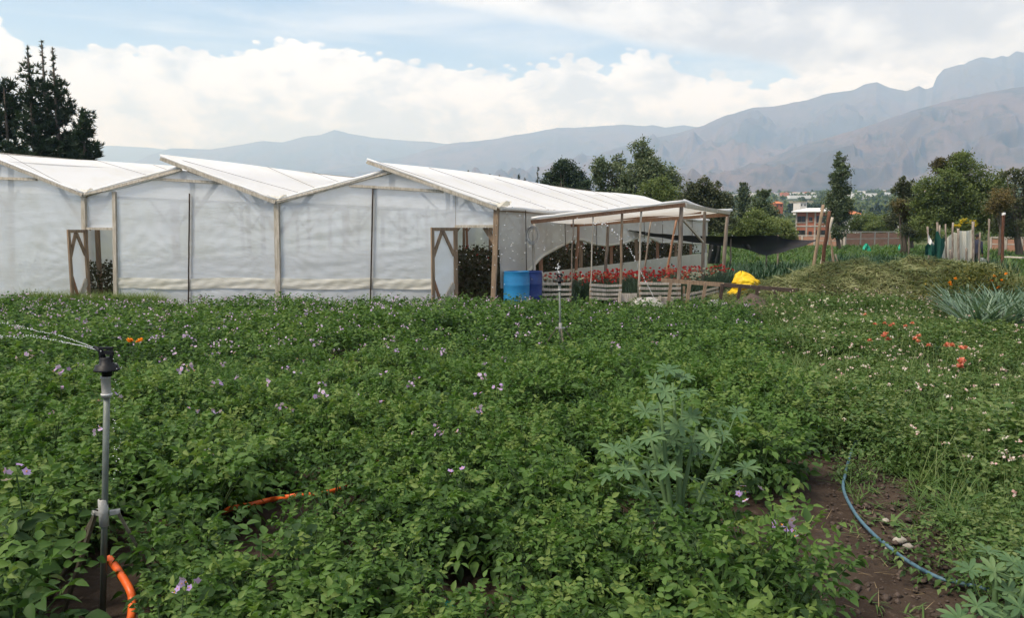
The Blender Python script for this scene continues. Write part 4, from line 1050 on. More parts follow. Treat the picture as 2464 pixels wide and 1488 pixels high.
# thin flower stalks with small pale heads
PET = (np.array([(-.5, 0, 0), (.5, 0, 0), (.4, 1, .15), (-.4, 1, .15)], float), np.array([(0, 1, 2, 3)]))
def stalks(pts, hmin, hmax, hr, npet, soup_s, soup_f, lean=.16):
    for (x, y) in pts:
        h = rg.uniform(hmin, hmax); d = np.array([rg.normal(0, lean), rg.normal(0, lean), 1]) ; d = d / np.linalg.norm(d); b_ = np.array([x, y, 0]); tpt = b_ + d * h
        w = .0022 + .0002 * y; V = np.array([b_ + [-w, 0, 0], b_ + [w, 0, 0], tpt + [w * .6, 0, 0], tpt + [-w * .6, 0, 0]])
        soup_s.raw(V, [(0, 1, 2, 3)], rg.uniform(.4, .9))
        n = npet; c = tpt + rg.normal(0, hr * .55, (n, 3)) * [1, 1, .5]
        soup_f.put(PET, c, unit(rg.normal(0, 1, (n, 3)) + [0, 0, .3]), rg.normal(0, 1, (n, 3)) + [0, 0, .7], np.full(n, hr * .75) * rg.uniform(.6, 1.2, n), rg.uniform(0, 1, n))
fp = [(x, y) for x, y in right if y > 2.9 and rg.rand() < (.20 if y > 6 else .16)][:900]
stalks(fp, .25, .60, .019, 7, wd, wf)
tufts(wd, [(x, y, 0) for x, y in right if rg.rand() < .12], 5, .40, .006, .8, .4, .4)
tag(link('weed_cover', wd.mesh('weed_cover', M['weed'])), 'tangled green weeds and grass along the path at the edge of the field', 'weeds', kind='stuff')
tag(link('weed_blossom', wf.mesh('weed_blossom', M['wflower'])), 'tiny white and pink weed flowers above the tangled weeds', 'wild flowers', kind='stuff')
# small countable flowers on the right
M['coral'] = leafmat('coral_petal', [(.62, .17, .12), (.74, .28, .20), (.80, .42, .30)], .6, .3, .2, 1.0)
M['cream'] = leafmat('white_petal', [(.72, .70, .62), (.82, .80, .75), (.85, .84, .8)], .6, .3, .2, 1.0)
M['marigold'] = leafmat('orange_petal', [(.80, .22, .01), (.88, .32, .02), (.9, .4, .03)], .6, .25, .2, 1.0)
def bloom_mesh(name, mat, seed, heads=2, r=.04, h=.4):
    r2 = np.random.RandomState(seed); s_ = Soup()
    out = []
    for k in range(heads):
        s_ = Soup(); out.append(s_); c = np.array([r2.normal(0, .06), r2.normal(0, .06), h + r2.uniform(-.04, .06)]); n = 26
        a = r2.uniform(0, 6.28, n); e_ = r2.uniform(-.1, 1.3, n); f = np.stack([np.cos(a) * np.cos(e_), np.sin(a) * np.cos(e_), np.sin(e_)], -1)
        s_.put(LEAF_Q, np.tile(c, (n, 1)), f, np.tile([0, 0, 1.0], (n, 1)) + r2.normal(0, .3, (n, 3)), np.full(n, r) * r2.uniform(.8, 1.15, n), r2.uniform(0, 1, n), np.full(n, r * .7))
    return out
def bloom(px, z, mat, label, cat, seed, heads=2, r=.04, h=.4, group=None, name='flower'):
    b_ = P(px[0], px[1], z); b_.z = 0 if h < .9 else 0; hh = P(px[0], px[1], z).z
    e = empty(name, b_, label, cat, group)
    [link('flower_head', s_.mesh('petals', M[mat]), e) for s_ in bloom_mesh('bloom', M[mat], seed, heads, r, hh)]
    MB().tube([b_, b_ + Vector((.01, 0, hh * .6)), b_ + Vector((0, 0, hh))], [.005, .004, .003], 5).build('stem', M['potato_stem'], e)
lw = lambda cx, cy: (1733 + .2965 * cx, 642 + .2965 * cy)
def yfor(px, z): return G(px[0], px[1], z).y
GC = 'coral garden flowers in the weedy strip'
for i, (x, y, hd, r, lab) in enumerate(((1270, 485, 1, .03, 'single small coral flower standing among pale weed flowers'), (1355, 460, 3, .035, 'coral flower cluster below the weed mound'), (1540, 490, 2, .032, 'pair of coral flowers below the weed mound'),
      (1320, 580, 3, .04, 'coral flower cluster in the middle of the weeds'), (1255, 597, 1, .035, 'single coral flower beside a larger coral cluster'), (1640, 605, 3, .035, 'low coral flower cluster beside white weed flowers'),
      (1750, 630, 1, .035, 'single coral bloom next to a white weed flower'), (1945, 655, 4, .042, 'largest coral flower cluster, near the leek bed'), (1900, 815, 3, .04, 'coral and orange flower cluster near the bare strip'), (1210, 410, 1, .03, 'tiny coral flower at the foot of the weed mound'))):
    px = lw(x, y); bloom(px, yfor(px, .42), 'coral', lab, 'flower', 500 + i, hd, r, .42, GC)
for i, (x, y, lab) in enumerate(((525, 385, 'cream blossom beside the soil heap'), (850, 290, 'pair of white flowers at the foot of the weed mound'), (740, 325, 'single white flower at the foot of the weed mound'), (1545, 180, 'lone white flower on the weed mound'))):
    px = lw(x, y); bloom(px, yfor(px, .38) if y > 200 else 17.0, 'cream', lab, 'flower', 540 + i, 2 if i == 1 else 1, .035, .38, 'white flowers by the weed mound')
bloom((318, 820), yfor((318, 820), .52), 'marigold', 'bright orange marigold rising above the potato crop', 'flower', 560, 4, .035, .52)
# stones, litter and dry stalks on the path
M['stone'] = pmat('pale_stone', (.42, .39, .34), (.28, .26, .22), .9, 9, bump=.6)
M['teal'] = pmat('teal_plastic', (.02, .33, .26), None, .4, 8, bump=.2)
M['straw'] = leafmat('dry_straw', [(.20, .15, .08), (.32, .25, .15)], .8, .1, .1, 1.0)
def stone(px, s_, label):
    c = G(*px); n = 9; rows = []
    for i in range(7):
        th_ = math.pi * i / 6
        rows.append([c + Vector((s_ * math.sin(th_) * math.cos(a) * (1 + .25 * math.sin(3 * a + px[0])), .8 * s_ * math.sin(th_) * math.sin(a), s_ * .55 * math.cos(th_) * (1 + .2 * math.sin(2 * a)) + .01)) for a in np.linspace(0, 2 * math.pi, n)])
    tag(MB().grid(rows).build('stone', M['stone'], None, c), label, 'stone', 'pale stones on the soil path')
stone((2130, 1258), .026, 'small pale stone above the broken pale clods on the path'); stone((2165, 1305), .04, 'larger pale clod lying beside the blue hose'); stone((2140, 1325), .025, 'pale clod touching the blue hose'); stone((2185, 1320), .03, 'flat pale clod on bare soil by the weeds')
crumple('plastic_scrap', G(1075, 1480), .09, .07, .06, 'teal', 'torn teal plastic scrap on bare soil among the front potatoes', 'plastic scrap', 1.2, 7)
crumple('plastic_scrap', G(624, 1384), .07, .06, .05, 'teal', 'tiny teal plastic scrap glimpsed between potato plants', 'plastic scrap', 5.2, 7)
sw = Soup()
for cx_, cy_, n, rad in ((2120, 1265, 40, .3), (1910, 1455, 34, .2), (2180, 1420, 22, .4), (2250, 1300, 22, .3)):
    c = G(cx_, cy_); a = rg.uniform(0, 6.28, n)
    sw.put(BLADE, np.stack([c.x + rg.normal(0, rad, n) * .6, c.y + rg.normal(0, rad, n) * .6, rg.uniform(.005, .05, n)], -1), np.stack([np.cos(a), np.sin(a), rg.uniform(-.02, .35, n)], -1), np.tile([0, 0, 1.], (n, 1)), rg.uniform(.05, .14, n), rg.rand(n), np.full(n, .003))
tag(link('dry_straw', sw.mesh('dry_straw', M['straw'])), 'dry straw and stalks scattered on the bare soil path', 'straw', kind='stuff')

sw = Soup(); n = 1500
c0 = G(2190, 1400)
for _ in range(n):
    y = rg.uniform(2.4, 6.2); x = rg.uniform(edge_x(y) - .2, edge_x(y) + 1.1)
    if soil_mask(x, y) < .25: continue
    r = rg.gamma(1.6, .006) + .004; R_ = rg.normal(0, .25, (6, 3)); sw.raw(np.array([x, y, r * .2 - .01]) + (OCT_V + R_) * r * [1, 1, .7], OCT_F, rg.rand())
tag(link('soil_clods', sw.mesh('soil_clods', M['soil'])), 'crumbs and clods of dark soil on the bare path', 'clods', kind='stuff')
tufts_ = Soup(); tufts(tufts_, [(x, y, 0) for x, y in [(edge_x(q) + rg.uniform(-.1, .8), q) for q in rg.uniform(2.5, 6, 260)] if .2 < soil_mask(x, y)][:110], 7, .07, .009, .5, 1.3, .7)
tag(link('path_seedlings', tufts_.mesh('path_seedlings', M['weed'])), 'small weed seedlings on the bare soil path', 'seedlings', kind='stuff')

# ---------------------------------------------------------------- leeks, marigold bush, weed mound
M['leek'] = leafmat('leek_leaf', [(.075, .13, .085), (.12, .19, .13), (.19, .26, .18)], .5, .18, .35)
def leek_mesh(seed):
    r2 = np.random.RandomState(seed); s_ = Soup(); n = 17; a = np.where(np.arange(n) % 2 == 0, 0, math.pi) + r2.normal(0, .55, n); sp_ = r2.uniform(.08, .55, n)
    tp = leaf_tpl([(0, .5), (.25, .55), (.5, .5), (.75, .36), (.9, .2), (1, .02)], .18, 0)
    f = np.stack([np.cos(a) * sp_, np.sin(a) * sp_, np.ones(n)], -1); s_.put(tp, np.zeros((n, 3)) + [0, 0, .05], f, np.stack([-np.cos(a), -np.sin(a), sp_ + .2], -1), r2.uniform(.45, .80, n), r2.uniform(0, 1, n), np.full(n, .036), curl=r2.uniform(.2, 1.0, n))
    return s_.mesh('leek_leaves', M['leek'])
LK = [leek_mesh(k) for k in range(5)]
kst = MB().tube([(0, 0, -.02), (0, 0, .16)], [.018, .022], 8); kst = kst.build('tmp', M['leek'], None, (0, 0, 0)); kme = kst.data; bpy.data.objects.remove(kst)
for k in range(120):
    y = rg.uniform(11.6, 15.6); x = rg.uniform(.585 * y + (15.4 - y) * .12, .72 * y + .4)
    e = empty('leek', (x, y, 0), 'blue green leek with arching strap leaves in the bed past the marigold bush', 'leek', 'leeks in the bed by the marigold bush'); s_ = rg.uniform(.85, 1.2); e.scale = (s_, s_, s_); e.rotation_euler = (0, 0, rg.uniform(0, 6.28))
    link('leaves', LK[rg.randint(5)], e); link('shank', kme, e)
M['olive'] = leafmat('olive_bush_leaf', [(.045, .060, .018), (.075, .090, .024), (.12, .12, .03), (.22, .17, .03)], .6, .25, .2)
mbush = empty('marigold_bush', P(2330, 735, 15.8).xy.to_3d(), 'bushy olive plant with faded orange blossoms beside the leeks', 'bush')
o_ = org_of(mbush); so_ = Soup(); n = 5200
pp = np.stack([rg.normal(.15, .55, n), rg.normal(0, .40, n), rg.beta(1.6, 1.5, n) * 1.0], -1); pp[:, 2] *= np.clip(1.15 - .55 * np.abs(pp[:, 0] - .15), .2, 1.2)
so_.put(LEAF_LO, pp, unit(rg.normal(0, 1, (n, 3)) + [0, 0, .3]), rg.normal(0, .5, (n, 3)) + [0, -.3, .8], rg.uniform(.045, .085, n), np.clip(rg.normal(.4, .2, n), 0, 1))
link('foliage', so_.mesh('foliage', M['olive']), mbush)
so_ = Soup(); n = 26
for k in range(n):
    c = np.array([rg.normal(.2, .42), rg.uniform(-.5, .2), rg.uniform(.35, .9)]); q = 12; so_.put(LEAF_Q, np.tile(c, (q, 1)), rg.normal(0, 1, (q, 3)), rg.normal(0, 1, (q, 3)), np.full(q, .035), rg.rand(q) * .5)
link('blossoms', so_.mesh('blossoms', M['marigold']), mbush)
paths = [[np.array([rg.normal(.15, .15), rg.normal(0, .1), 0]), np.array([rg.normal(.15, .3), rg.normal(0, .2), .4]), np.array([rg.normal(.2, .5), rg.normal(0, .3), .85])] for _ in range(16)]
link('stem', stem_soup(paths, [.010] * 16).mesh('stem', M['potato_stem']), mbush)
# mound of cut weeds
M['mound'] = pmat('packed_weeds', (.12, .125, .05), (.07, .066, .032), .95, 9, bump=.8, bscale=30, spec=.1)
M['cut'] = leafmat('cut_weeds', [(.055, .070, .028), (.100, .125, .048), (.155, .18, .075), (.25, .26, .13)], .75, .2, .2)
MX0, MX1, MY0, MY1 = 5.0, 12.6, 16.3, 20.4
def mound_z(x, y):
    h = np.interp(x, [5.0, 5.6, 6.5, 7.6, 8.5, 10.2, 11.6, 12.6], [.02, .26, .56, .80, .92, .95, .86, .5])
    yc = 18.3 - .05 * (x - 8); v = np.clip(1 - np.abs((y - yc) / np.interp(x, [5, 7, 12], [1.0, 1.8, 2.0])) ** 2.1, 0, 1)
    return h * v ** .75 * (.58 + .85 * fbm(x * 1.6, y * 1.6, 5)) + .02
gx, gy = np.meshgrid(np.linspace(MX0, MX1, 100), np.linspace(MY0, MY1, 60)); gz = mound_z(gx, gy) - .05
idx = np.arange(gx.size).reshape(gx.shape); F4 = np.stack([idx[:-1, :-1], idx[:-1, 1:], idx[1:, 1:], idx[1:, :-1]], -1).reshape(-1, 4)
me_ = empty('weed_mound', (8.8, 18.3, 0), 'long mound of cut olive green weeds behind the flowering strip', 'weed mound')
lk_ = link('heap', np_mesh('heap', np.stack([gx - 8.8, gy - 18.3, gz], -1).reshape(-1, 3), [F4], M['mound'], smooth_=True), me_)
so_ = Soup(); n = 22000
x = rg.uniform(MX0 + .2, MX1 - .1, n); y = MY0 + (MY1 - MY0) * rg.rand(n) ** 1.25; z = mound_z(x, y); k = z > .06; x, y, z = x[k], y[k], z[k]; n = len(x)
a = rg.uniform(0, 6.28, n); clump = fbm(x * 2.2, y * 2.2, 3)
so_.put(BLADE, np.stack([x - 8.8, y - 18.3, z - .01], -1), np.stack([np.cos(a), np.sin(a) - .1, rg.uniform(-.3, 1.1, n)], -1), np.stack([rg.normal(0, .4, n), rg.normal(-.2, .4, n), np.ones(n)], -1), rg.uniform(.10, .26, n), np.clip((clump - .5) * 2.6 + .36 + rg.normal(0, .24, n), 0, 1), rg.uniform(.013, .024, n), curl=rg.uniform(.3, 1.3, n))
s2 = link('cut_weeds', so_.mesh('cut_weeds', M['cut']), me_); s2['kind'] = 'stuff'
pl_ = P(2190, 664, 19.6); tag(MB().beam(P(2172, 667, 19.4), P(2225, 655, 20.2), .12, .04).build('plank', M['wood_dark'], None, pl_), 'dark plank sticking out of the weed mound', 'plank')
# tall dry grass stalks right of the bush
so_ = Soup(); n = 520
x = rg.uniform(10.6, 13.2, n); y = rg.uniform(15.6, 18.5, n); a = rg.uniform(0, 6.28, n)
so_.put(BLADE, np.stack([x, y, 0 * x], -1), np.stack([np.cos(a) * .22, np.sin(a) * .22, np.ones(n)], -1), np.stack([-np.cos(a), -np.sin(a), np.full(n, .3)], -1), rg.uniform(.6, 1.35, n), rg.uniform(.4, 1, n), np.full(n, .013), curl=rg.uniform(.05, .45, n))
tufts(so_, np.stack([rg.uniform(10.8, 13.5, 500), rg.uniform(15.4, 18.6, 500), np.zeros(500)], -1), 8, .5, .018, .45, .7, .4)
tag(link('tall_grass', so_.mesh('tall_grass', M['cut'])), 'tall dry grass stalks behind the leek bed', 'grass', kind='stuff')

# ---------------------------------------------------------------- carnations under the pergola
M['red'] = leafmat('red_petal', [(.58, .020, .030), (.74, .045, .055), (.80, .12, .12)], .6, .25, .2, 1.0)
M['carn'] = leafmat('carnation_leaf', [(.055, .095, .065), (.085, .135, .09), (.12, .17, .11)], .6, .2, .25)
CARN = {}
def carn_mesh(seed, mat, nh):
    r2 = np.random.RandomState(seed); st = Soup(); hd = Soup(); tops = []
    for k in range(nh + 2):
        b_ = np.array([r2.normal(0, .06), r2.normal(0, .06), 0]); tp_ = b_ + [r2.normal(0, .07), r2.normal(0, .07), r2.uniform(.50, .68)]
        st.raw(np.array([b_ + [-.004, 0, 0], b_ + [.004, 0, 0], tp_ + [.003, 0, 0], tp_ + [-.003, 0, 0]]), [(0, 1, 2, 3)], r2.uniform(.3, .9))
        n = 9; q = r2.uniform(.1, .85, n)[:, None]; a = r2.uniform(0, 6.28, n)
        st.put(BLADE, b_ + (tp_ - b_) * q, np.stack([np.cos(a) * .6, np.sin(a) * .6, np.ones(n)], -1), np.stack([-np.cos(a), -np.sin(a), np.full(n, .5)], -1), r2.uniform(.08, .16, n), r2.rand(n), np.full(n, .014), curl=np.full(n, .5))
        if k < nh: tops.append(tp_)
        if k == 0:
            tp0 = np.zeros(3); n = 18; a = r2.uniform(0, 6.28, n); e_ = r2.uniform(0, 1.4, n); f = np.stack([np.cos(a) * np.cos(e_), np.sin(a) * np.cos(e_), np.sin(e_)], -1)
            hd.put(LEAF_Q, np.tile(tp0, (n, 1)), f, r2.normal(0, 1, (n, 3)), np.full(n, .036), r2.rand(n), np.full(n, .028))
    return st.mesh('carnation_stems', M['carn']), tops, hd.mesh('carnation_head', M[mat])
for mt, k in (('red', 0), ('coral', 10), ('cream', 20)): CARN[mt] = [carn_mesh(600 + k + i, mt, 2 + i % 3) for i in range(3)]
LABC = {'red': 'deep red carnation plant in the bed under the pergola', 'coral': 'coral pink carnation plant in the bed under the pergola', 'cream': 'white carnation plant in the bed under the pergola'}
quad = [Vector((.75, 17.95, 0)), Vector((4.45, 19.0, 0)), Vector((7.0, 23.6, 0)), Vector((2.2, 20.2, 0))]
for _ in range(290):
    u, v = rg.rand(), rg.rand(); p_ = quad[0].lerp(quad[1], u).lerp(quad[3].lerp(quad[2], u), v); x_px = CXP + FPX * p_.x / p_.y
    wr = float(np.interp(x_px, [1290, 1340, 1400, 1480, 1620, 1680, 1760], [.45, .45, .75, .97, .93, .55, .5])); r_ = rg.rand()
    mt = 'cream' if r_ > wr else ('coral' if rg.rand() < float(np.interp(x_px, [1300, 1450, 1700], [.6, .35, .25])) else 'red')
    st, hds, hm = CARN[mt][rg.randint(3)]
    e = empty('carnation', p_, LABC[mt], 'carnation', mt.replace('cream', 'white') + ' carnations under the pergola'); s_ = rg.uniform(.8, 1.15); e.scale = (s_, s_, s_); e.rotation_euler = (0, 0, rg.uniform(0, 6.28))
    link('stems', st, e)
    for q_ in hds: link('flower_head', hm, e, tuple(q_))
so_ = Soup(); pts = []
for _ in range(900):
    u, v = rg.uniform(-.03, 1.03), rg.uniform(-.05, 1.05); p_ = quad[0].lerp(quad[1], u).lerp(quad[3].lerp(quad[2], u), v); pts.append((p_.x, p_.y, 0))
tufts(so_, pts, 12, .42, .017, .45, .35, .2)
tag(link('carnation_leaves', so_.mesh('carnation_leaves', M['carn'])), 'grey green carnation foliage filling the bed under the pergola', 'foliage', kind='stuff')

# ---------------------------------------------------------------- roses inside the greenhouse
M['rose'] = leafmat('rose_leaf', [(.022, .026, .014), (.036, .042, .020), (.060, .058, .028), (.085, .050, .035)], .5, .2, .3)
M['bloomw'] = leafmat('rose_bloom', [(.55, .03, .04), (.72, .62, .50), (.80, .76, .66)], .6, .25, .2, 1.0)
rb_ = Soup(); rf_ = Soup()
left0 = at(bays[0], 'VL'); Wd = (CA - Vector((left0.x, left0.y, 0))).dot(fdir)
for k in range(14):
    o0 = CA - fdir * (.55 + k * (Wd - .8) / 13.5); dens = 330 if k < 5 else 170; n = int(dens * 20)
    h = (1.14 if k < 6 else .82) + .1 * rg.rand(); 
    s_ = rg.uniform(.7, 20.5, n); zz = rg.beta(1.5, 1.15, n) * h * (.85 + .3 * fbm(s_ * 1.3, s_ * 0 + k, 3)); w = rg.normal(0, .20, n)
    pos = np.stack([o0.x + LDIR.x * s_ + fdir.x * w, o0.y + LDIR.y * s_ + fdir.y * w, zz], -1)
    rb_.put(LEAF_T, pos, rg.normal(0, 1, (n, 3)) + [0, 0, .2], rg.normal(0, .6, (n, 3)) + [0, -.3, .7], rg.uniform(.06, .11, n), np.clip(rg.normal(.4, .25, n), 0, 1))
    m_ = 90; s_ = rg.uniform(.7, 20.5, m_); base = np.stack([o0.x + LDIR.x * s_, o0.y + LDIR.y * s_, np.full(m_, .0)], -1); hgt = rg.uniform(.95, 1.3, m_) * (1 if k < 6 else .75)
    for q in range(m_):
        w_ = .006; b0 = base[q] + [rg.normal(0, .15), 0, 0]; t0 = b0 + [rg.normal(0, .06), rg.normal(0, .06), hgt[q]]
        rb_.raw(np.array([b0 + [-w_, 0, 0], b0 + [w_, 0, 0], t0 + [w_, 0, 0], t0 + [-w_, 0, 0]]), [(0, 1, 2, 3)], .7)
        if rg.rand() < .45:
            c = 8; rf_.put(LEAF_Q, np.tile(t0, (c, 1)), rg.normal(0, 1, (c, 3)), rg.normal(0, 1, (c, 3)), np.full(c, .032), np.full(c, rg.choice([.0, .5, .9], p=[.4, .25, .35])))
tag(link('rose_bushes', rb_.mesh('rose_bushes', M['rose'])), 'dark rose bushes in rows inside the greenhouse', 'rose bushes', kind='stuff')
tag(link('rose_blossom', rf_.mesh('rose_blossom', M['bloomw'])), 'scattered red and cream rose heads inside the greenhouse', 'rose heads', kind='stuff')
# grass at the foot of the film on the left
so_ = Soup(); n = 900; xg_ = rg.uniform(-12, -8.2, n); yg_ = rg.uniform(16.9, 18.0, n) 
tufts(so_, np.stack([xg_, 17.55 + (-8.5 - xg_) * .165 - rg.uniform(0, .7, n), 0 * xg_], -1), 14, .36, .012, .85, .7, .5)
tag(link('grass_bank', so_.mesh('grass_bank', M['weed'])), 'bright grass tufts along the foot of the left film wall', 'grass', kind='stuff')
# meadow and vegetable beds beyond
so_ = Soup(); n = 2600; y = rg.uniform(18.6, 34, n) ; x = rg.uniform(5.2, 26, n); k = x > .30 * y
pts = np.stack([x, y, 0 * x], -1)[k]; pts = pts[(pts[:, 0] > 8) | (pts[:, 1] > 22) | (pts[:, 0] - 4.6 > (pts[:, 1] - 18.6) * .62)]
tufts(so_, pts, 8, .30, .03, .6, .8, .5)
n = 3600; y = rg.uniform(33, 84, n); x = rg.uniform(.27 * y, .80 * y); tufts(so_, np.stack([x, y, 0 * x], -1), 7, .42, .07, .55, .9, .5)
tag(link('meadow_grass', so_.mesh('meadow_grass', M['weed'])), 'light green weedy meadow behind the pergola', 'meadow', kind='stuff')
M['crop'] = leafmat('dark_crop_leaf', [(.018, .050, .026), (.030, .072, .034), (.05, .10, .045)], .5, .15, .3)
def bed(name, x0, x1, y0, y1, skew, rows_, h, label):
    so_ = Soup(); pts = []
    for r in range(rows_):
        y = y0 + (y1 - y0) * r / max(1, rows_ - 1)
        xs_ = np.arange(x0 + skew * (y - y0), x1 + skew * (y - y0), .17); pts += [(q + rg.normal(0, .03), y + rg.normal(0, .05), 0) for q in xs_]
    tufts(so_, pts, 10, h, .05, .45, .38, .25)
    tag(link(name, so_.mesh(name, M['crop'])), label, 'crop bed', kind='stuff')
bed('flower_bed', 6.9, 10.4, 24.4, 30.5, .28, 13, .55, 'dark green flower crop behind the yellow sack')
bed('vegetable_bed', 12.4, 19.2, 28.0, 36.5, .38, 17, .62, 'dense dark green crop rows beside the weathered posts')
# ---------------------------------------------------------------- black shade net and its poles
m, t, out = new_mat('black_shade_net')
df = N(t, 'ShaderNodeBsdfDiffuse'); df.inputs['Color'].default_value = (.034, .035, .039, 1); tp = N(t, 'ShaderNodeBsdfTransparent'); mxs = N(t, 'ShaderNodeMixShader'); mxs.inputs[0].default_value = .04
t.links.new(df.outputs[0], mxs.inputs[1]); t.links.new(tp.outputs[0], mxs.inputs[2]); t.links.new(mxs.outputs[0], out.inputs['Surface']); M['net'] = m
sn = empty('shade_net', P(1740, 600, 28.5).xy.to_3d(), 'black shade net sagging between poles behind the pergola', 'shade net')
topx = [(1513, 553), (1560, 560), (1640, 567), (1757, 569), (1830, 567), (1868, 566), (1884, 574), (1925, 578), (1968, 577)]
botx = [(1513, 556), (1560, 568), (1640, 580), (1742, 592), (1786, 598), (1845, 616), (1880, 608), (1933, 592), (1968, 579)]
rows = []; nn = 60
for i in range(9):
    v = i / 8; row = []
    for j in range(nn + 1):
        x = 1513 + (1968 - 1513) * j / nn
        yt = np.interp(x, [p_[0] for p_ in topx], [p_[1] for p_ in topx]); yb = np.interp(x, [p_[0] for p_ in botx], [p_[1] for p_ in botx])
        Yd = np.interp(x, [1513, 1750, 1968], [24.5, 28, 29]) + 1.2 * math.sin(v * math.pi / 2) * min(1, (1968 - x) / 200) - .5 * v
        row.append(P(x, yt + (yb - yt) * v + .6 * math.sin(j * .9 + i), Yd))
    rows.append(row)
MB().grid(rows).build('net', M['net'], sn)
rows = [[P(1706 + 30 * j / 8 - (i / 8) * 4, 588 + 47 * i / 8, 28.6 + .15 * math.sin(j * 1.5 + i * .4)) for j in range(9)] for i in range(9)]
MB().grid(rows).build('hanging_flap', M['net'], sn)
rows = [[P(1784 + 18 * j / 5 + i, 588 + (14 - 3 * abs(j - 3)) * i / 5, 28.3 + .2 * math.sin(j * 1.1)) for j in range(6)] for i in range(6)]
MB().grid(rows).build('hanging_flap', M['net'], sn)
for x, y0, y1, Y in ((1759, 570, 634, 28.4), (1844, 612, 640, 28.8), (1872, 566, 640, 29.5)):
    a, b_ = P(x, y0, Y), P(x, y1, Y); b_.z = -.1; MB().pole(b_, a, .035, .03, 7).build('pole', M['wood_grey'], sn)
MB().tube([P(1868, 566, 29.2), P(1900, 566, 29.2), P(1962, 560, 27.0)], .006, 4).build('guy_rope', M['rope'], sn)
# ---------------------------------------------------------------- leaning poles
def lean_pole(a, b_, Y, r, mat, label, name='leaning_pole', Yt=None, grp='leaning poles by the shade net'):
    top, bot = P(*a, Yt or Y), P(*b_, Y); k = (top.z + .08) / max(.1, top.z - bot.z); bot2 = top + (bot - top) * k
    tag(MB().pole(bot2, top, r, r * .85, 9, 6, .015).build(name, M[mat], None, (bot2.x, bot2.y, 0)), label, 'pole', grp)
M['rust'] = pmat('rust_brown_pole', (.15, .065, .035), (.07, .035, .024), .85, 8, (4, 4, .8), .5, 20)
lean_pole((1981, 493), (1953, 673), 24.5, .058, 'wood', 'thick pale pole leaning beside the dark one')
lean_pole((1996, 508), (1975, 670), 24.8, .064, 'rust', 'thick dark brown pole leaning beside the pale one')
lean_pole((2003, 523), (1994, 560), 25.0, .045, 'wood_pale', 'short pale stub pole tied behind the dark pole')
lean_pole((1996, 557), (2010, 660), 25.6, .034, 'wood', 'thin pole propped right behind the dark leaning pole')
lean_pole((2001, 600), (2007, 664), 26.2, .034, 'wood_grey', 'short grey pole carrying the little shelf')
lean_pole((2010, 612), (2026, 664), 26.4, .03, 'wood_grey', 'thin grey pole splayed out beside the little shelf')
tag(MB().box(P(1998, 633, 26.0), (.34, .25, .09)).build('shelf', M['wood_dark'], None, P(1998, 633, 26.0)), 'small dark shelf fixed between the splayed poles', 'shelf')
c6p = lambda cx, cy: (2054 + .345 * cx, 321 + .345 * cy)
# ---------------------------------------------------------------- weathered posts with plastic and cloth at the right
M['bark'] = pmat('peeling_pale_post', (.36, .31, .26), (.17, .135, .11), .9, 6, (3, 3, .8), .6, 20)
POSTS = [((515, 650), (530, 960), .055, 'bark', 'pale slanted post at the end of the green cloth'), ((583, 620), (592, 955), .065, 'wood_grey', 'tall grey post behind the hanging green cloth'), ((600, 640), (607, 958), .05, 'bark', 'pale post paired with the tall grey one'),
         ((641, 632), (650, 960), .045, 'wood_grey', 'thin grey post between the green cloth and plastic sheet'), ((694, 622), (684, 965), .055, 'bark', 'pale post in front of the white plastic sheet'), ((672, 810), (684, 968), .065, 'bark', 'short stump post before the plastic sheet'),
         ((729, 665), (733, 950), .068, 'bark', 'stout pale post in the middle of the plastic sheet'), ((786, 800), (788, 950), .06, 'wood_grey', 'short stump near the stout plastic covered post'), ((834, 615), (832, 945), .075, 'bark', 'thickest pale post at the end of the white plastic'),
         ((882, 690), (872, 945), .05, 'wood_grey', 'grey post right beside the standing person'), ((945, 596), (937, 955), .052, 'wood_grey', 'slender dark post between the person and rusty pole'), ((1045, 560), (1035, 960), .082, 'rust', 'tall rusty brown post capped with a white bag')]
for a, b_, r, mt, lab in POSTS: lean_pole(c6p(*a), c6p(*b_), 30.0 + .15 * rg.rand(), r * .76, mt, lab, 'wooden_post', grp='weathered posts at the meadow edge')
def sheet(name, px, Y0, Y1, mat, label, cat, ny_=8, amp=.05, par=None):
    """px: list of (x, ytop, ybot) in crop coordinates"""
    xs_ = [p_[0] for p_ in px]; rows = []
    for i in range(ny_ + 1):
        row = []
        for x in np.linspace(xs_[0], xs_[-1], 25):
            yt, yb = np.interp(x, xs_, [p_[1] for p_ in px]), np.interp(x, xs_, [p_[2] for p_ in px]); v = i / ny_; u = (x - xs_[0]) / (xs_[-1] - xs_[0])
            row.append(P(*c6p(x, yt + (yb - yt) * v), Y0 + (Y1 - Y0) * u + amp * math.sin(x * .11 + v * 2) + amp * .6 * math.sin(x * .31)))
        rows.append(row)
    o = P(*c6p(px[0][0], px[0][2]), Y0); o.z = 0
    return tag(MB().grid(rows).build(name, M[mat], None, o), label, cat)
sheet('plastic_sheet', [(615, 790, 955), (660, 720, 962), (700, 690, 962), (735, 700, 955)], 30.3, 30.35, 'band', 'torn white plastic sheet hung left of the stout pale post', 'plastic sheet')
sheet('plastic_sheet', [(737, 680, 925), (780, 682, 925), (832, 672, 925)], 30.3, 30.4, 'band', 'taut white plastic sheet between the two stoutest posts', 'plastic sheet')
M['greencloth'] = pmat('dark_green_cloth', (.012, .085, .060), (.008, .055, .042), .8, 5, bump=.4)
M['whitecloth'] = pmat('white_cloth', (.72, .72, .70), None, .8, 5, bump=.3)
sheet('green_cloth', [(498, 790, 850), (520, 765, 850), (545, 770, 850), (560, 790, 870), (572, 690, 960), (590, 680, 950), (610, 735, 880), (636, 728, 790)], 29.85, 29.8, 'greencloth', 'dark green cloth draped over the grey posts', 'cloth', 10, .07)
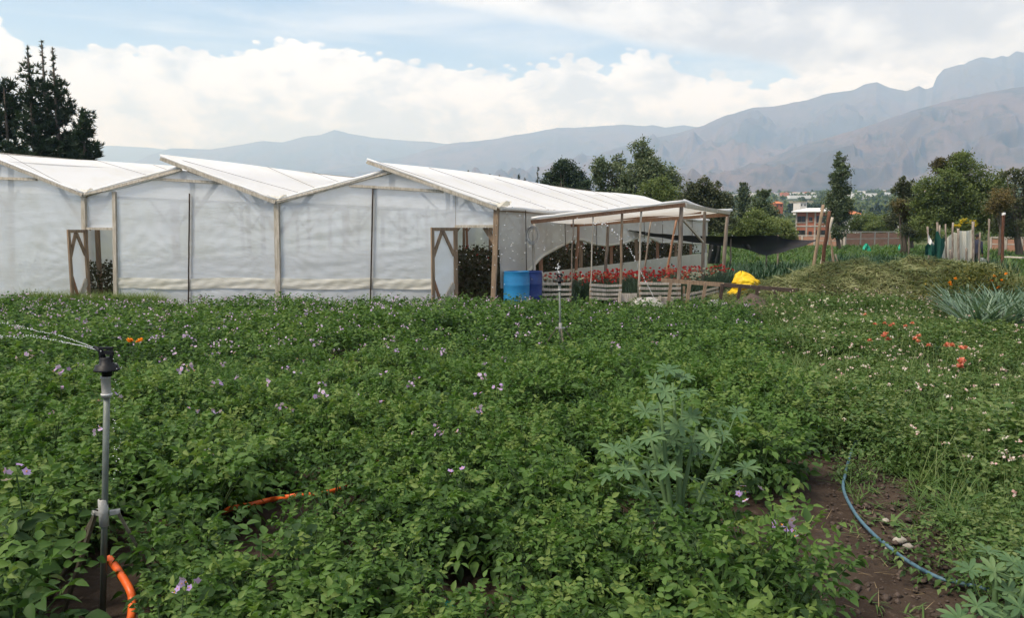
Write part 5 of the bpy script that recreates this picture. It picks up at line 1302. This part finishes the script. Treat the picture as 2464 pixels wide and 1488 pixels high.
sheet('white_rag', [(520, 700, 770), (540, 740, 780), (560, 770, 790)], 29.9, 29.9, 'whitecloth', 'small white rag knotted beside the green cloth', 'rag', 5)
sheet('white_bag', [(1032, 556, 572), (1045, 552, 570), (1060, 553, 568)], 29.85, 29.9, 'whitecloth', 'scrap of white bag caught on the rusty post', 'bag', 4)
sheet('white_rag', [(885, 868, 905), (905, 870, 912), (925, 880, 905)], 29.9, 29.9, 'whitecloth', 'white rag on the ground between person and rusty post', 'rag', 5)
M['tealflag'] = pmat('bright_green_flag', (.02, .42, .27), None, .6, 6, bump=.2)
for (x, y, lab) in ((87, 790, 'bright green flag rag in the meadow before the brick wall'), (335, 785, 'bright green flag rag near the end of the brick wall')):
    e = empty('marker_flag', P(*c6p(x, y + 60), 60).xy.to_3d(), lab, 'flag', 'green marker flags in the meadow'); b_ = org_of(e); tz = P(*c6p(x, y - 22), 60).z
    MB().tube([b_, b_ + Vector((0, 0, tz))], .02, 5).build('stick', M['wood_grey'], e)
    rows = [[b_ + Vector(((j / 4 - .5) * (.25 + .5 * i / 4), .08 * math.sin(j * 2 + i), tz - .62 * i / 4)) for j in range(5)] for i in range(5)]
    MB().grid(rows, False).build('rag', M['tealflag'], e)
# a person in dark clothes behind the posts
def person(c, h, label, face):
    sk = [(0, 0, .52), (0, 0, .62), (0, .0, .72), (0, 0, .80), (0, 0, .845), (0, -.01, .875), (0, -.01, .935), (0, -.005, .985)]
    rad = [(.085, .062), (.078, .058), (.092, .062), (.085, .055), (.030, .030), (.034, .036), (.044, .052), (.026, .03)]
    ed = [(i, i + 1) for i in range(7)]
    def chain(start, pts, rr):
        prev = start
        for p_, r in zip(pts, rr): sk.append(p_); rad.append((r, r)); ed.append((prev, len(sk) - 1)); prev = len(sk) - 1
        return prev
    hands = []
    for s_ in (-1, 1):
        chain(0, [(s_ * .052, 0, .49), (s_ * .056, -.01 * s_, .28), (s_ * .058, .01, .05), (s_ * .060, -.055, .018)], [.056, .040, .026, .022])
        w = chain(3, [(s_ * .105, 0, .795), (s_ * .125, .01, .64), (s_ * .125, -.045, .51), (s_ * .12, -.06, .465)], [.036, .029, .021, .019])
        for k in range(4): chain(w, [(s_ * .12 + (k - 1.5) * .004, -.062 - .010 * k, .435), (s_ * .115, -.070 - .008 * k, .415 + .003 * k)], [.0065, .0055])
        chain(w, [(s_ * .10, -.078, .45), (s_ * .095, -.085, .435)], [.007, .006])
    me = bpy.data.meshes.new('person_body'); me.from_pydata([(x * h, y * h, z * h) for x, y, z in sk], ed, []); o = link('body', me)
    md = o.modifiers.new('skin', 'SKIN'); md.use_smooth_shade = True
    for i, sv_ in enumerate(me.skin_vertices[0].data): sv_.radius = (rad[i][0] * h, rad[i][1] * h)
    me.skin_vertices[0].data[0].use_root = True
    sb = o.modifiers.new('sub', 'SUBSURF'); sb.levels = 1; sb.render_levels = 2
    mm, t, out = new_mat('person_clothes'); tcn = N(t, 'ShaderNodeTexCoord'); sp = N(t, 'ShaderNodeSeparateXYZ'); t.links.new(tcn.outputs['Object'], sp.inputs[0])
    zf = math_n(t, 'DIVIDE', sp.outputs['Z'], h); ax_ = math_n(t, 'ABSOLUTE', math_n(t, 'DIVIDE', sp.outputs['X'], h))
    shirt = (.018, .022, .045, 1); trous = (.02, .02, .024, 1); skin = (.30, .17, .11, 1); shoe = (.03, .025, .02, 1)
    c_ = mixc(t, math_n(t, 'GREATER_THAN', zf, .535), trous, shirt); c_ = mixc(t, math_n(t, 'GREATER_THAN', zf, .862), c_, skin)
    hand = math_n(t, 'MULTIPLY', math_n(t, 'LESS_THAN', zf, .49), math_n(t, 'GREATER_THAN', ax_, .088)); c_ = mixc(t, hand, c_, skin); c_ = mixc(t, math_n(t, 'LESS_THAN', zf, .035), c_, shoe)
    pb = N(t, 'ShaderNodeBsdfPrincipled', i_Roughness=.8); t.links.new(c_, pb.inputs['Base Color']); t.links.new(pb.outputs[0], out.inputs['Surface']); me.materials.append(mm)
    e = empty('person', c, label, 'person'); o.parent = e; e.rotation_euler = (0, 0, face)
    M['hair'] = pmat('black_hair', (.012, .010, .009), None, .7, 20, bump=.3)
    hc = Vector((0, .004, .955)) * h; rows = []
    for i in range(7):
        th_ = math.pi * .62 * i / 6
        rows.append([hc + Vector((.050 * math.sin(th_) * math.cos(a), .060 * math.sin(th_) * math.sin(a) + (.012 * i / 6), .048 * math.cos(th_))) * h for a in np.linspace(0, 2 * math.pi, 15)])
    mb = MB().grid(rows); off = org_of(e); mb.v = [tuple(Vector(v) + off) for v in mb.v]; mb.build('hair', M['hair'], e)
    mb = MB(); 
    for s_ in (-1, 1): mb.box(off + Vector((s_ * .018 * h, -.060 * h, .935 * h)), (.010 * h, .006 * h, .005 * h))
    mb.build('eyes', M['hair'], e)
    MB().add([off + Vector(q) * h for q in ((-.008, -.058, .915), (.008, -.058, .915), (0, -.072, .916), (0, -.058, .94))], [(0, 1, 2), (0, 2, 3), (2, 1, 3)]).build('nose', mm, e)
pc_ = P(*c6p(855, 830), 31.2); pc_.z = 0
person(pc_, 1.66, 'person in dark clothes standing behind the thick pale post', 2.2)
# loose dry tussocks and boards around the posts
tag(MB().beam(P(*c6p(1060, 862), 31.5), P(*c6p(1187, 868), 31.0), .5, .05).build('board', M['wood_pale'], None, P(*c6p(1120, 865), 31)), 'pale board lying on the ground beside the rusty post', 'board')

# ---------------------------------------------------------------- brick wall, buildings
M['brick'] = pmat('red_brickwork', (.36, .13, .075), (.28, .10, .06), .9, 1.2, (1, 1, 6), .3, 8)
M['brick_pale'] = pmat('dusty_brickwork', (.36, .20, .14), (.27, .15, .105), .9, 1.0, (1, 1, 5), .3, 8)
M['concrete'] = pmat('raw_concrete', (.42, .38, .33), (.30, .27, .235), .9, 2.0, bump=.3)
M['tin'] = pmat('pale_metal_roof', (.78, .78, .76), (.68, .68, .66), .45, 1.5, bump=.1, spec=.4)
M['tile'] = pmat('orange_tile_roof', (.50, .19, .09), (.40, .14, .07), .85, 2.0, (1, 6, 1), .4)
M['glassd'] = pmat('dark_window', (.02, .022, .026), None, .15, 3, bump=0, spec=.6)
M['white_wall'] = pmat('white_render', (.72, .70, .66), (.60, .58, .54), .85, 1.0, bump=.1)
def brick_wall(p0, p1, h, label, n):
    e = empty('brick_wall', p0, label, 'wall', 'brick boundary walls of the meadow'); d = (p1 - p0); ang = math.atan2(d.y, d.x); L = d.length / n
    for i in range(n):
        c = p0 + d * ((i + .5) / n); MB().box(c + Vector((0, 0, h * .5 - .2)), (L - .28, .16, h + .1), ang).build('brick_panel', M['brick_pale'], e)
        MB().box(c + Vector((0, 0, h * .52)), (L - .29, .20, .10), ang).build('tie_course', M['concrete'], e)
    for i in range(n + 1): MB().box(p0 + d * (i / n) + Vector((0, 0, h * .5 - .15)), (.26, .26, h + .35), ang).build('pillar', M['concrete'], e)
    MB().box(p0 + d * .5 + Vector((0, 0, h + .0)), (d.length, .22, .12), ang).build('coping', M['concrete'], e)
def gz_(x, y, Y):   # wall top height at that pixel
    return P(x, y, Y).z
w0, w1 = P(2032, 590, 84), P(2166, 590, 92); w0.z = w1.z = 0
brick_wall(w0, w1, gz_(2090, 558, 88), 'long low brick wall with concrete pillars behind the meadow', 4)
w0, w1 = P(1902, 590, 92), P(2024, 590, 86); w0.z = w1.z = 0
brick_wall(w0, w1, 1.2, 'low brick wall behind the shade net, below the brick building', 4)
w0, w1 = P(2385, 590, 66), P(2500, 590, 62); w0.z = w1.z = 0
brick_wall(w0, w1, 1.2, 'brick wall behind the rusty post, right of the big trees', 3)
def rect(e, name, c, sx, sz, ux, nrm, thick, mat, off, par=None):
    a = Vector(c) + nrm * off; z = Vector((0, 0, 1)); v = []
    for q in (0, -thick):
        for s_, t_ in ((-1, -1), (1, -1), (1, 1), (-1, 1)): v.append(a + ux * s_ * sx / 2 + z * t_ * sz / 2 + nrm * q)
    return MB().add(v, [(0, 1, 2, 3), (7, 6, 5, 4), (0, 4, 5, 1), (1, 5, 6, 2), (2, 6, 7, 3), (3, 7, 4, 0)]).build(name, M[mat], par or e)
YB = 150.0
bl_, br_ = P(1913, 590, YB + 2.4), P(1990, 590, YB); bl_.z = br_.z = 0; ux = (br_ - bl_).normalized(); nb_ = Vector((ux.y, -ux.x, 0)); WB = (br_ - bl_).length
zt = P(1950, 508, YB).z; zb = -3.0; bld = empty('brick_building', bl_, 'three storey red brick building with pale metal roof', 'building')
cB = bl_ + ux * WB / 2 - nb_ * 4
MB().box((cB.x, cB.y, (zt + zb) / 2), (WB, 8, zt - zb), math.atan2(ux.y, ux.x)).build('wall', M['brick'], bld)
fh = 2.85
for k in range(3):
    zc = zt - .5 - fh * (k + 1); rect(bld, 'floor_band', bl_ + ux * WB / 2 + Vector((0, 0, zc + .35)), WB + .1, .28, ux, nb_, .1, 'concrete', .08)
    for u, w, h in ((.17, 1.6, 1.25), (.46, .65, .8), (.80, 1.9, 1.35)):
        wn_ = rect(bld, 'window', bl_ + ux * WB * u + Vector((0, 0, zc + 1.75)), w, h, ux, nb_, .06, 'glassd', .05)
        for q in (-.5, 0, .5): rect(bld, 'frame', bl_ + ux * (WB * u + q * (w - .08)) + Vector((0, 0, zc + 1.75)), .09, h, ux, nb_, .05, 'wood_dark', .09, wn_)
        rect(bld, 'sill', bl_ + ux * WB * u + Vector((0, 0, zc + 1.75 - h / 2 - .06)), w + .2, .12, ux, nb_, .14, 'concrete', .13, wn_)
for u in (0.01, .34, .60, .99): rect(bld, 'column', bl_ + ux * WB * u + Vector((0, 0, (zt + zb) / 2)), .3, zt - zb, ux, nb_, .1, 'concrete', .06)
rv = []
ov = .9
for u, d in ((-ov, ov), (WB + ov, ov), (WB + ov, -8 - ov), (-ov, -8 - ov)): rv.append(bl_ + ux * u + nb_ * d + Vector((0, 0, zt)))
rv += [bl_ + ux * WB * .3 - nb_ * 4 + Vector((0, 0, zt + .75)), bl_ + ux * WB * .75 - nb_ * 4 + Vector((0, 0, zt + .75))]
rv += [v - Vector((0, 0, .18)) for v in rv[:4]]
MB().add(rv, [(0, 1, 5, 4), (1, 2, 5), (2, 3, 4, 5), (3, 0, 4), (0, 6, 7, 1), (1, 7, 8, 2), (2, 8, 9, 3), (3, 9, 6, 0), (9, 8, 7, 6)]).build('roof', M['tin'], bld)
def house(px0, px1, ytop, yeave, ybase, Y, wall, roof, label, depth=7, flat=False):
    a, b_ = P(px0, ybase, Y), P(px1, ybase, Y); z0 = a.z - 3; a.z = b_.z = 0; W = (b_ - a).length; ze = P(px0, yeave, Y).z; zt = P(px0, ytop, Y).z
    e = empty('house', (a.x, a.y, z0), label, 'house', 'houses beyond the meadow'); c = a.lerp(b_, .5) + Vector((0, depth / 2, 0))
    MB().box((c.x, c.y, (ze + z0) / 2), (W * .9, depth * .9, ze - z0)).build('wall', M[wall], e)
    if flat: MB().box((c.x, c.y, ze + .15), (W, depth, .3)).build('roof', M[roof], e)
    else:
        v = [Vector((c.x + sx * W / 2, c.y + sy * depth / 2, ze)) for sx, sy in ((-1, -1), (1, -1), (1, 1), (-1, 1))] + [Vector((c.x - W * .22, c.y, zt)), Vector((c.x + W * .22, c.y, zt))]
        MB().add(v, [(0, 1, 5, 4), (1, 2, 5), (2, 3, 4, 5), (3, 0, 4), (3, 2, 1, 0)]).build('roof', M[roof], e)
    for u in (.25, .7):
        MB().box((a.x + W * u, a.y + depth * .05 - .04, ze - (ze - z0) * .22), (W * .14, .12, (ze - z0) * .16)).build('window', M['glassd'], e)
house(2030, 2078, 503, 516, 530, 165, 'white_wall', 'tile', 'house with a broad orange tiled roof right of the tall poplar like tree', 9)
house(2000, 2030, 498, 503, 515, 190, 'brick', 'tin', 'low house with a white metal roof behind the brick building')
house(1866, 1886, 484, 490, 498, 330, 'brick', 'tile', 'two tier orange roofed house on the far slope')
house(1925, 1943, 486, 487, 498, 300, 'white_wall', 'concrete', 'unfinished white concrete frame house on the far slope', 8, True)
house(1806, 1816, 487, 488, 500, 210, 'white_wall', 'white_wall', 'small white tower like house between the trees', 6, True)
house(2176, 2198, 513, 516, 524, 140, 'white_wall', 'tin', 'small white roofed shed near the end of the brick wall', 6)

# ---------------------------------------------------------------- trees
M['trunk'] = pmat('tree_bark', (.16, .13, .105), (.08, .065, .052), .95, 4, (3, 3, .6), .6, 14)
M['pine'] = leafmat('pine_needles', [(.018, .032, .020), (.030, .052, .028), (.048, .075, .036)], .6, .08, .25)
M['euc'] = leafmat('eucalyptus_leaf', [(.045, .066, .034), (.080, .112, .054), (.12, .155, .075), (.17, .20, .11)], .55, .18, .3)
M['dark'] = leafmat('dark_tree_leaf', [(.044, .054, .028), (.075, .088, .045), (.11, .125, .062)], .6, .15, .25)
M['molle'] = leafmat('molle_leaf', [(.062, .086, .030), (.108, .145, .048), (.155, .195, .066), (.20, .23, .09)], .6, .30, .2)
M['warm'] = leafmat('brownish_leaf', [(.06, .056, .022), (.10, .088, .034), (.15, .115, .045)], .6, .2, .2)
def branchy(e, base, crown_pts, r0, zfork):
    base = Vector(base); top = max(crown_pts, key=lambda p_: p_.z)
    spine = [base + Vector((0, 0, -.2)), base.lerp(Vector((top.x, top.y, base.z)), .3) + Vector((0, 0, zfork)), Vector((top.x, top.y, top.z * .85 + base.z * .15))]
    mb = MB().tube([spine[0], spine[0].lerp(spine[1], .5) + Vector((.05, 0, 0)), spine[1], spine[1].lerp(spine[2], .5), spine[2]], [r0 * 1.25, r0, r0 * .85, r0 * .5, r0 * .15], 9)
    tr = mb.build('trunk', M['trunk'], e); lm = MB()
    for p_ in crown_pts:
        q = rg.uniform(.0, .7); s_ = spine[1].lerp(spine[2], q); md = s_.lerp(p_, .5) + Vector((rg.uniform(-.2, .2), 0, .15))
        lm.tube([s_, md, p_], [r0 * .35, r0 * .22, r0 * .08], 6)
    lm.build('limbs', M['trunk'], e)
def crown(e, blobs, n, leaf, mat, up=.0, droop=.0, clump=.22, tint=.45, name='crown'):
    """blobs: (centre, rx, ry, rz). Leaves gather in clumps on and inside each blob."""
    so_ = Soup(); tot = sum(b[1] * b[3] for b in blobs)
    for c, rx_, ry_, rz_ in blobs:
        k = int(n * rx_ * rz_ / tot); nc = max(8, k // 42)
        d = unit(rg.normal(0, 1, (nc, 3))); rr = rg.uniform(.45, 1.05, nc)[:, None]
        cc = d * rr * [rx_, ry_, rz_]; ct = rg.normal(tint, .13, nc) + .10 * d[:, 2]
        per = 42; cr = clump * min(rx_, rz_) * rg.uniform(.6, 1.4, nc)
        pos = np.repeat(cc, per, 0) + rg.normal(0, 1, (nc * per, 3)) * np.repeat(cr, per)[:, None] * [1, 1, .75]
        f = unit(rg.normal(0, 1, (nc * per, 3)) + [0, 0, up - droop])
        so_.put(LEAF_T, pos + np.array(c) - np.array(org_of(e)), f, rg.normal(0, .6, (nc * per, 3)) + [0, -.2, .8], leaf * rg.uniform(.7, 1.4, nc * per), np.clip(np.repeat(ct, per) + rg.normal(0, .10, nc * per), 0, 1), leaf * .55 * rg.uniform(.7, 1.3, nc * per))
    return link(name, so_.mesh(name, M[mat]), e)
def tree(name, blobs_px, Y, n, leaf, mat, label, r0=.2, base_x=None, droop=0., group=None, clump=.22, depth=.8, tint=.45, cat='tree'):
    blobs = []
    for x, y, rx_, rz_ in blobs_px:
        c = P(x, y, Y + rg.uniform(-.6, .6)); k = Y / FPX; blobs.append((c, rx_ * k, max(rx_, rz_) * k * depth, rz_ * k))
    bx = base_x if base_x is not None else blobs_px[0][0]; b_ = P(bx, 600, Y); b_.z = 0
    e = empty(name, b_, label, cat, group); branchy(e, b_, [b[0] for b in blobs] + [b[0] + Vector((rg.uniform(-.6, .6) * b[1], 0, rg.uniform(-.3, .5) * b[3])) for b in blobs], r0, 1.2)
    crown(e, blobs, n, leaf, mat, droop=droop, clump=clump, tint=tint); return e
# conifers
def tuft_soup(so_, c, d, r, n, tint):
    c = np.repeat(c, n, 0); dd = np.repeat(d, n, 0)
    f = unit(rg.normal(0, .75, (len(c), 3)) + dd); L = np.repeat(r, n) * rg.uniform(.7, 1.2, len(c))
    so_.put(LEAF_T, c, f, rg.normal(0, 1, (len(c), 3)), L, np.clip(np.repeat(tint, n) + rg.normal(0, .1, len(c)), 0, 1), L * .22)
def conifer(px, ytop, Y, wbase, label, bare=.12, nwh=16, tuft=.36, per=16, ybase=None, group=None, dens=1.0, name='pine_tree', z0=0.0, shape=.75):
    top = P(px, ytop, Y); b_ = Vector((top.x, top.y, z0)); H = top.z - z0; e = empty(name, b_, label, 'tree', group)
    MB().tube([b_ + Vector((0, 0, -.2)), b_ + Vector((.04, 0, H * .4)), b_ + Vector((0, 0, H * .8)), top], [.018 * H, .013 * H, .006 * H, .002 * H], 8).build('trunk', M['trunk'], e)
    so_ = Soup(); bl2 = MB(); Cs, Ds, Rs, Ts = [], [], [], []
    nb = int(nwh * 5 * dens)
    for i in range(nb):
        q = 1 - (i + rg.rand()) / nb; q = max(.08, q)             # height fraction of the whorl
        z = H * (.06 + .94 * q); L = wbase * min(1.0, (1 - q) ** shape * 1.25 + .03) * rg.uniform(.55, 1.1) * (.55 if q > 1 - bare else 1)
        a = rg.uniform(0, 6.28); o = Vector((math.cos(a), math.sin(a), 0)); rise = rg.uniform(.25, .6) * L
        p0 = b_ + Vector((0, 0, z)); p1 = p0 + o * L * .6 + Vector((0, 0, rise * .35)); p2 = p0 + o * L + Vector((0, 0, rise))
        bl2.tube([p0, p1, p2], [.05 * L ** .5 * .6, .03 * L ** .5 * .6, .008], 4, cap=False)
        m_ = max(2, int(L / tuft * 3.0)); tt = rg.normal(.45, .2)
        for s_ in np.linspace(.22, 1, m_):
            pt = p0.lerp(p1, s_ / .6) if s_ < .6 else p1.lerp(p2, (s_ - .6) / .4)
            k2 = 2 if q < 1 - bare else 1
            for _ in range(k2):
                Cs.append(np.array(pt) + rg.normal(0, tuft * .35 * (q < 1 - bare), 3)); Ds.append(np.array([o.x * .5, o.y * .5, 1.0])); Rs.append(tuft * rg.uniform(.7, 1.2) * (.6 if q > 1 - bare else 1)); Ts.append(tt)
    for z in np.linspace(H * (1 - bare), H, 7): Cs.append(np.array(b_) + [0, 0, z]); Ds.append(np.array([0, 0, 1.])); Rs.append(tuft * .45); Ts.append(.4)
    tuft_soup(so_, np.array(Cs) - np.array(b_), np.array(Ds), np.array(Rs), per, np.array(Ts))
    bl2.build('branches', M['trunk'], e); link('crown', so_.mesh('crown', M['pine']), e)
GP = 'dark pines behind the greenhouse'
conifer(66, 112, 44, 2.0, 'dark pine with a thin bare leader, left of the tallest pine', .10, 17, .33, 12, group=GP, shape=1.05, dens=.85)
conifer(100, 101, 46, 1.9, 'tallest dark pine with the longest bare leader', .2, 17, .33, 12, group=GP, shape=1.1, dens=.85)
conifer(126, 118, 44.5, 2.1, 'dark pine with a bare leader, right of the tallest pine', .14, 17, .33, 12, group=GP, shape=1.0, dens=.85)
conifer(197, 262, 44, .95, 'shorter bushy pine at the right of the pine clump', .05, 14, .36, 15, group=GP, shape=.4)
conifer(8, 190, 45, 1.8, 'broad dark pine at the outer end of the pine clump', .05, 15, .40, 15, group=GP, shape=.45)
conifer(160, 320, 45, 1.2, 'low dense pine filling the middle of the clump', .05, 12, .36, 15, group=GP, shape=.4)
GS = 'small conifer tops behind the greenhouse roof'
for i, (x, y, lab) in enumerate(((201, 368, 'tiny conifer top beside the pine clump'), (1127, 412, 'lone conifer tip above the greenhouse roof'), (1178, 420, 'thin conifer tip left of a twin one above the roof'), (1201, 424, 'short conifer tip right of its twin above the roof'), (1231, 430, 'small bent conifer tip above the roof'), (1249, 420, 'slender bare conifer spire above the roof'), (1263, 430, 'small bushy conifer tip next to the slender spire'), (1294, 404, 'larger dark conifer spire beside the round tree'))):
    conifer(x, y, 62, .55 + .3 * (i == 7), lab, .25, 9, .28, 10, group=GS, dens=1.2)
GT = 'trees behind the greenhouse'
tree('round_tree', [(1362, 418, 34, 28), (1335, 432, 26, 22), (1390, 436, 28, 24), (1350, 400, 18, 14), (1405, 450, 18, 18), (1320, 448, 20, 20), (1370, 460, 50, 26)], 52, 11000, .17, 'pine', 'dense dark round tree between conifer spire and eucalyptus', .18, 1362, group=GT, tint=.8)
tree('eucalyptus_tree', [(1545, 362, 24, 26), (1552, 398, 30, 30), (1452, 400, 28, 20), (1490, 392, 18, 18), (1500, 425, 36, 30), (1570, 420, 38, 34), (1610, 430, 26, 30), (1440, 424, 18, 18), (1455, 455, 26, 22), (1545, 455, 50, 34), (1600, 465, 36, 30), (1500, 468, 40, 24)], 58, 26000, .19, 'euc', 'tallest broad eucalyptus with a peaked crown', .28, 1548, droop=.4, group=GT, clump=.20)
tree('bushy_tree', [(1575, 465, 36, 30), (1610, 480, 34, 26), (1555, 490, 40, 20), (1595, 440, 18, 16), (1500, 485, 34, 14)], 50, 10000, .15, 'molle', 'bright green bushy tree in front of the eucalyptus', .15, 1580, group=GT, tint=.35)
tree('dark_tree', [(1690, 448, 24, 18), (1720, 462, 26, 22), (1660, 462, 22, 24), (1740, 490, 28, 28), (1690, 490, 46, 32), (1650, 500, 26, 30), (1730, 530, 40, 30), (1680, 540, 40, 30)], 46, 17000, .15, 'dark', 'loose dark leafed tree between eucalyptus and slim tree', .16, 1695, group=GT, clump=.22)
tree('slim_tree', [(1789, 455, 11, 15), (1788, 478, 16, 18), (1790, 505, 17, 22)], 88, 5000, .24, 'euc', 'slim upright tree standing alone by the valley view', .18, 1789, group=GT, tint=.25)
tree('open_tree', [(1838, 466, 18, 10), (1830, 490, 22, 16), (1845, 515, 26, 20)], 78, 6000, .22, 'euc', 'small open crowned tree right of the slim tree', .15, 1838, group=GT, tint=.3)
tree('molle_tree', [(1822, 530, 30, 26), (1800, 550, 28, 24), (1845, 552, 26, 24), (1770, 556, 24, 26)], 56, 10000, .15, 'molle', 'rounded light green tree above the shade net', .14, 1822, group=GT)
tree('molle_tree', [(1882, 552, 28, 20), (1866, 560, 24, 20), (1905, 570, 18, 13), (1855, 540, 18, 18)], 60, 9000, .16, 'molle', 'olive feathery tree left of the brick building', .14, 1893, group=GT, tint=.55)
tree('tall_tree', [(2020, 388, 12, 20), (2028, 415, 16, 20), (2012, 430, 14, 22), (2026, 455, 20, 22), (2012, 485, 26, 28), (2032, 500, 20, 26), (2014, 530, 24, 26), (2018, 558, 18, 20)], 70, 15000, .19, 'euc', 'tall narrow tree rising beside the brick building', .20, 2018, droop=.2, group=GT, clump=.22, tint=.35)
GR = 'trees at the right edge of the meadow'
tree('big_tree', [(2310, 392, 34, 28), (2330, 420, 40, 32), (2270, 440, 46, 34), (2350, 450, 50, 36), (2230, 465, 34, 34), (2300, 480, 60, 40), (2380, 480, 40, 40), (2250, 520, 44, 34), (2330, 525, 60, 34), (2218, 500, 34, 36), (2404, 452, 34, 34), (2215, 548, 40, 26), (2400, 540, 44, 30)], 52, 31000, .16, 'molle', 'broad green tree with the highest crown behind the posts', .3, 2310, group=GR, tint=.42, clump=.2)
tree('brown_tree', [(2262, 398, 18, 18), (2310, 380, 22, 16), (2284, 410, 20, 16)], 52.5, 4500, .14, 'warm', 'brownish crown poking above the broad green tree', .12, 2285, group=GR, tint=.35)
tree('side_tree', [(2178, 440, 18, 16), (2160, 460, 16, 18), (2190, 470, 22, 26), (2165, 500, 24, 28), (2205, 530, 30, 34), (2150, 530, 18, 22)], 56, 9500, .16, 'dark', 'greyish ragged tree left of the broad green tree', .16, 2178, group=GR, tint=.75)
tree('right_tree', [(2440, 420, 30, 16), (2470, 440, 34, 24), (2420, 490, 40, 36), (2470, 500, 40, 40), (2440, 545, 50, 30), (2520, 480, 40, 44)], 48, 15000, .15, 'dark', 'dark spreading tree behind the rusty post', .22, 2455, group=GR, tint=.6)
tree('warm_shrub', [(2410, 480, 26, 26), (2395, 505, 20, 20)], 47.2, 3200, .13, 'warm', 'rusty leafed shrub between the broad tree and dark tree', .1, 2405, group=GR, tint=.7, cat='shrub')
tree('warm_shrub', [(2165, 495, 18, 14), (2180, 515, 16, 14)], 54.5, 2200, .14, 'warm', 'brownish shrub at the foot of the ragged tree', .1, 2170, group=GR, tint=.6, cat='shrub')
for i, (x, y, rx_, rz_, Yt, lab) in enumerate(((2075, 535, 32, 22, 100, 'low olive tree behind the brick wall'), (2120, 540, 34, 22, 97, 'wide low tree behind the far end of the brick wall'), (2195, 555, 26, 24, 70, 'leafy shrub at the end of the brick wall'))):
    tree('low_tree', [(x, y, rx_, rz_), (x - rx_ * .5, y + 8, rx_ * .6, rz_ * .7), (x + rx_ * .5, y + 6, rx_ * .6, rz_ * .8)], Yt, 5200, .22, 'molle', lab, .15, x, group=GR, tint=.3, cat='tree')
tree('dead_bush', [(2184, 555, 14, 14), (2194, 562, 10, 10)], 50, 1500, .10, 'dark', 'almost black bush at the edge of the meadow', .06, 2186, tint=.0, cat='bush')
yb = tree('broom_bush', [(2322, 540, 20, 12), (2308, 546, 12, 8), (2340, 540, 10, 10), (2320, 560, 22, 14)], 33, 3000, .07, 'molle', 'yellow flowering broom bush above the plastic sheets', .05, 2322, cat='bush', tint=.4)
M['yellowp'] = leafmat('yellow_petal', [(.48, .36, .02), (.6, .46, .03)], .6, .2, .2, 1.0)
crown(yb, [(P(2322, 533, 32.6), .34, .2, .10), (P(2342, 538, 32.6), .14, .1, .14), (P(2304, 542, 32.6), .18, .1, .10)], 330, .05, 'yellowp', name='blossoms')
# ---------------------------------------------------------------- far scrub, tree line and town
sc_ = Soup()
def scrub(n, Y0, Y1, t0, t1, h0, h1, leaf, per, dark=.4, power=1.4):
    for _ in range(n):
        Y = Y0 + (Y1 - Y0) * rg.rand() ** power; X = Y * rg.uniform(t0, t1); z = float(terrain_z(np.array([X]), np.array([Y]))[0]); h = rg.uniform(h0, h1); k = per
        d = unit(rg.normal(0, 1, (k, 3))) * rg.uniform(.4, 1, (k, 1)) * [h * .75, h * .75, h * .55]; s_ = leaf * Y / 200
        sc_.put(LEAF_T, d + [X, Y, z + h * .5], rg.normal(0, 1, (k, 3)), rg.normal(0, .5, (k, 3)) + [0, -.3, .8], s_ * rg.uniform(.7, 1.4, k), np.clip(rg.normal(dark, .12) + rg.normal(0, .08, k), 0, 1))
scrub(120, 96, 240, .24, .365, 1.6, 4.2, .9, 70); scrub(150, 100, 240, .47, .78, 1.6, 4.2, .9, 70)
scrub(420, 270, 900, .18, .80, 2.5, 6, .85, 46, .35)
scrub(480, 700, 2300, .10, .80, 4, 9, .75, 30, .3)
tag(link('far_scrub', sc_.mesh('far_scrub', M['molle'])), 'scattered scrub and trees over the valley floor', 'scrub', kind='stuff')
sc_ = Soup()
for x0, x1, Yt, n in ((1690, 1760, 380, 10), (1905, 1985, 420, 16), (1940, 1995, 520, 10), (2050, 2120, 400, 13), (2120, 2170, 470, 6), (1840, 1900, 500, 6)):
    for _ in range(n):
        x = rg.uniform(x0, x1); X = Yt * (x - CXP) / FPX; z = float(terrain_z(np.array([X]), np.array([Yt]))[0]); h = rg.uniform(5.5, 9.5); k = 120
        q = rg.rand(k); d = np.stack([rg.normal(0, 1, k) * (1.05 - q) * h * .20, rg.normal(0, 1, k) * (1.05 - q) * h * .2, q * h], -1)
        sc_.put(LEAF_T, d + [X, Yt + rg.uniform(-20, 20), z], rg.normal(0, 1, (k, 3)) + [0, 0, .5], rg.normal(0, 1, (k, 3)), rg.uniform(.9, 1.7, k), np.clip(rg.normal(.6, .2, k), 0, 1))
tag(link('far_tree_line', sc_.mesh('far_tree_line', M['pine'])), 'dark lines of distant trees across the valley', 'tree line', kind='stuff')
town_v = {'white_wall': MB(), 'tile': MB(), 'tin': MB()}
for _ in range(330):
    Y = rg.uniform(1300, 3000); X = Y * rg.uniform(.16, .58); z = float(terrain_z(np.array([X]), np.array([Y]))[0]); k = rg.choice(['white_wall', 'tile', 'tin'], p=[.42, .36, .22])
    w = rg.uniform(7, 15) if k != 'tin' else rg.uniform(18, 50); town_v[k].box((X, Y, z + 3), (w, 10, rg.uniform(4, 9) if k != 'tin' else 5), rg.uniform(-.3, .3))
for _ in range(26):
    Y = rg.uniform(900, 1500); X = Y * rg.uniform(.38, .56); z = float(terrain_z(np.array([X]), np.array([Y]))[0]); town_v['tin'].box((X, Y, z + 2.5), (rg.uniform(18, 46), 12, 4))
tw = empty('far_town', (900, 2000, 60), 'far off town of white and terracotta houses at the foot of the mountains', 'town')
for k, mb in town_v.items():
    o = mb.build('houses', M[k], tw); o['kind'] = 'stuff'
tw['kind'] = 'stuff'
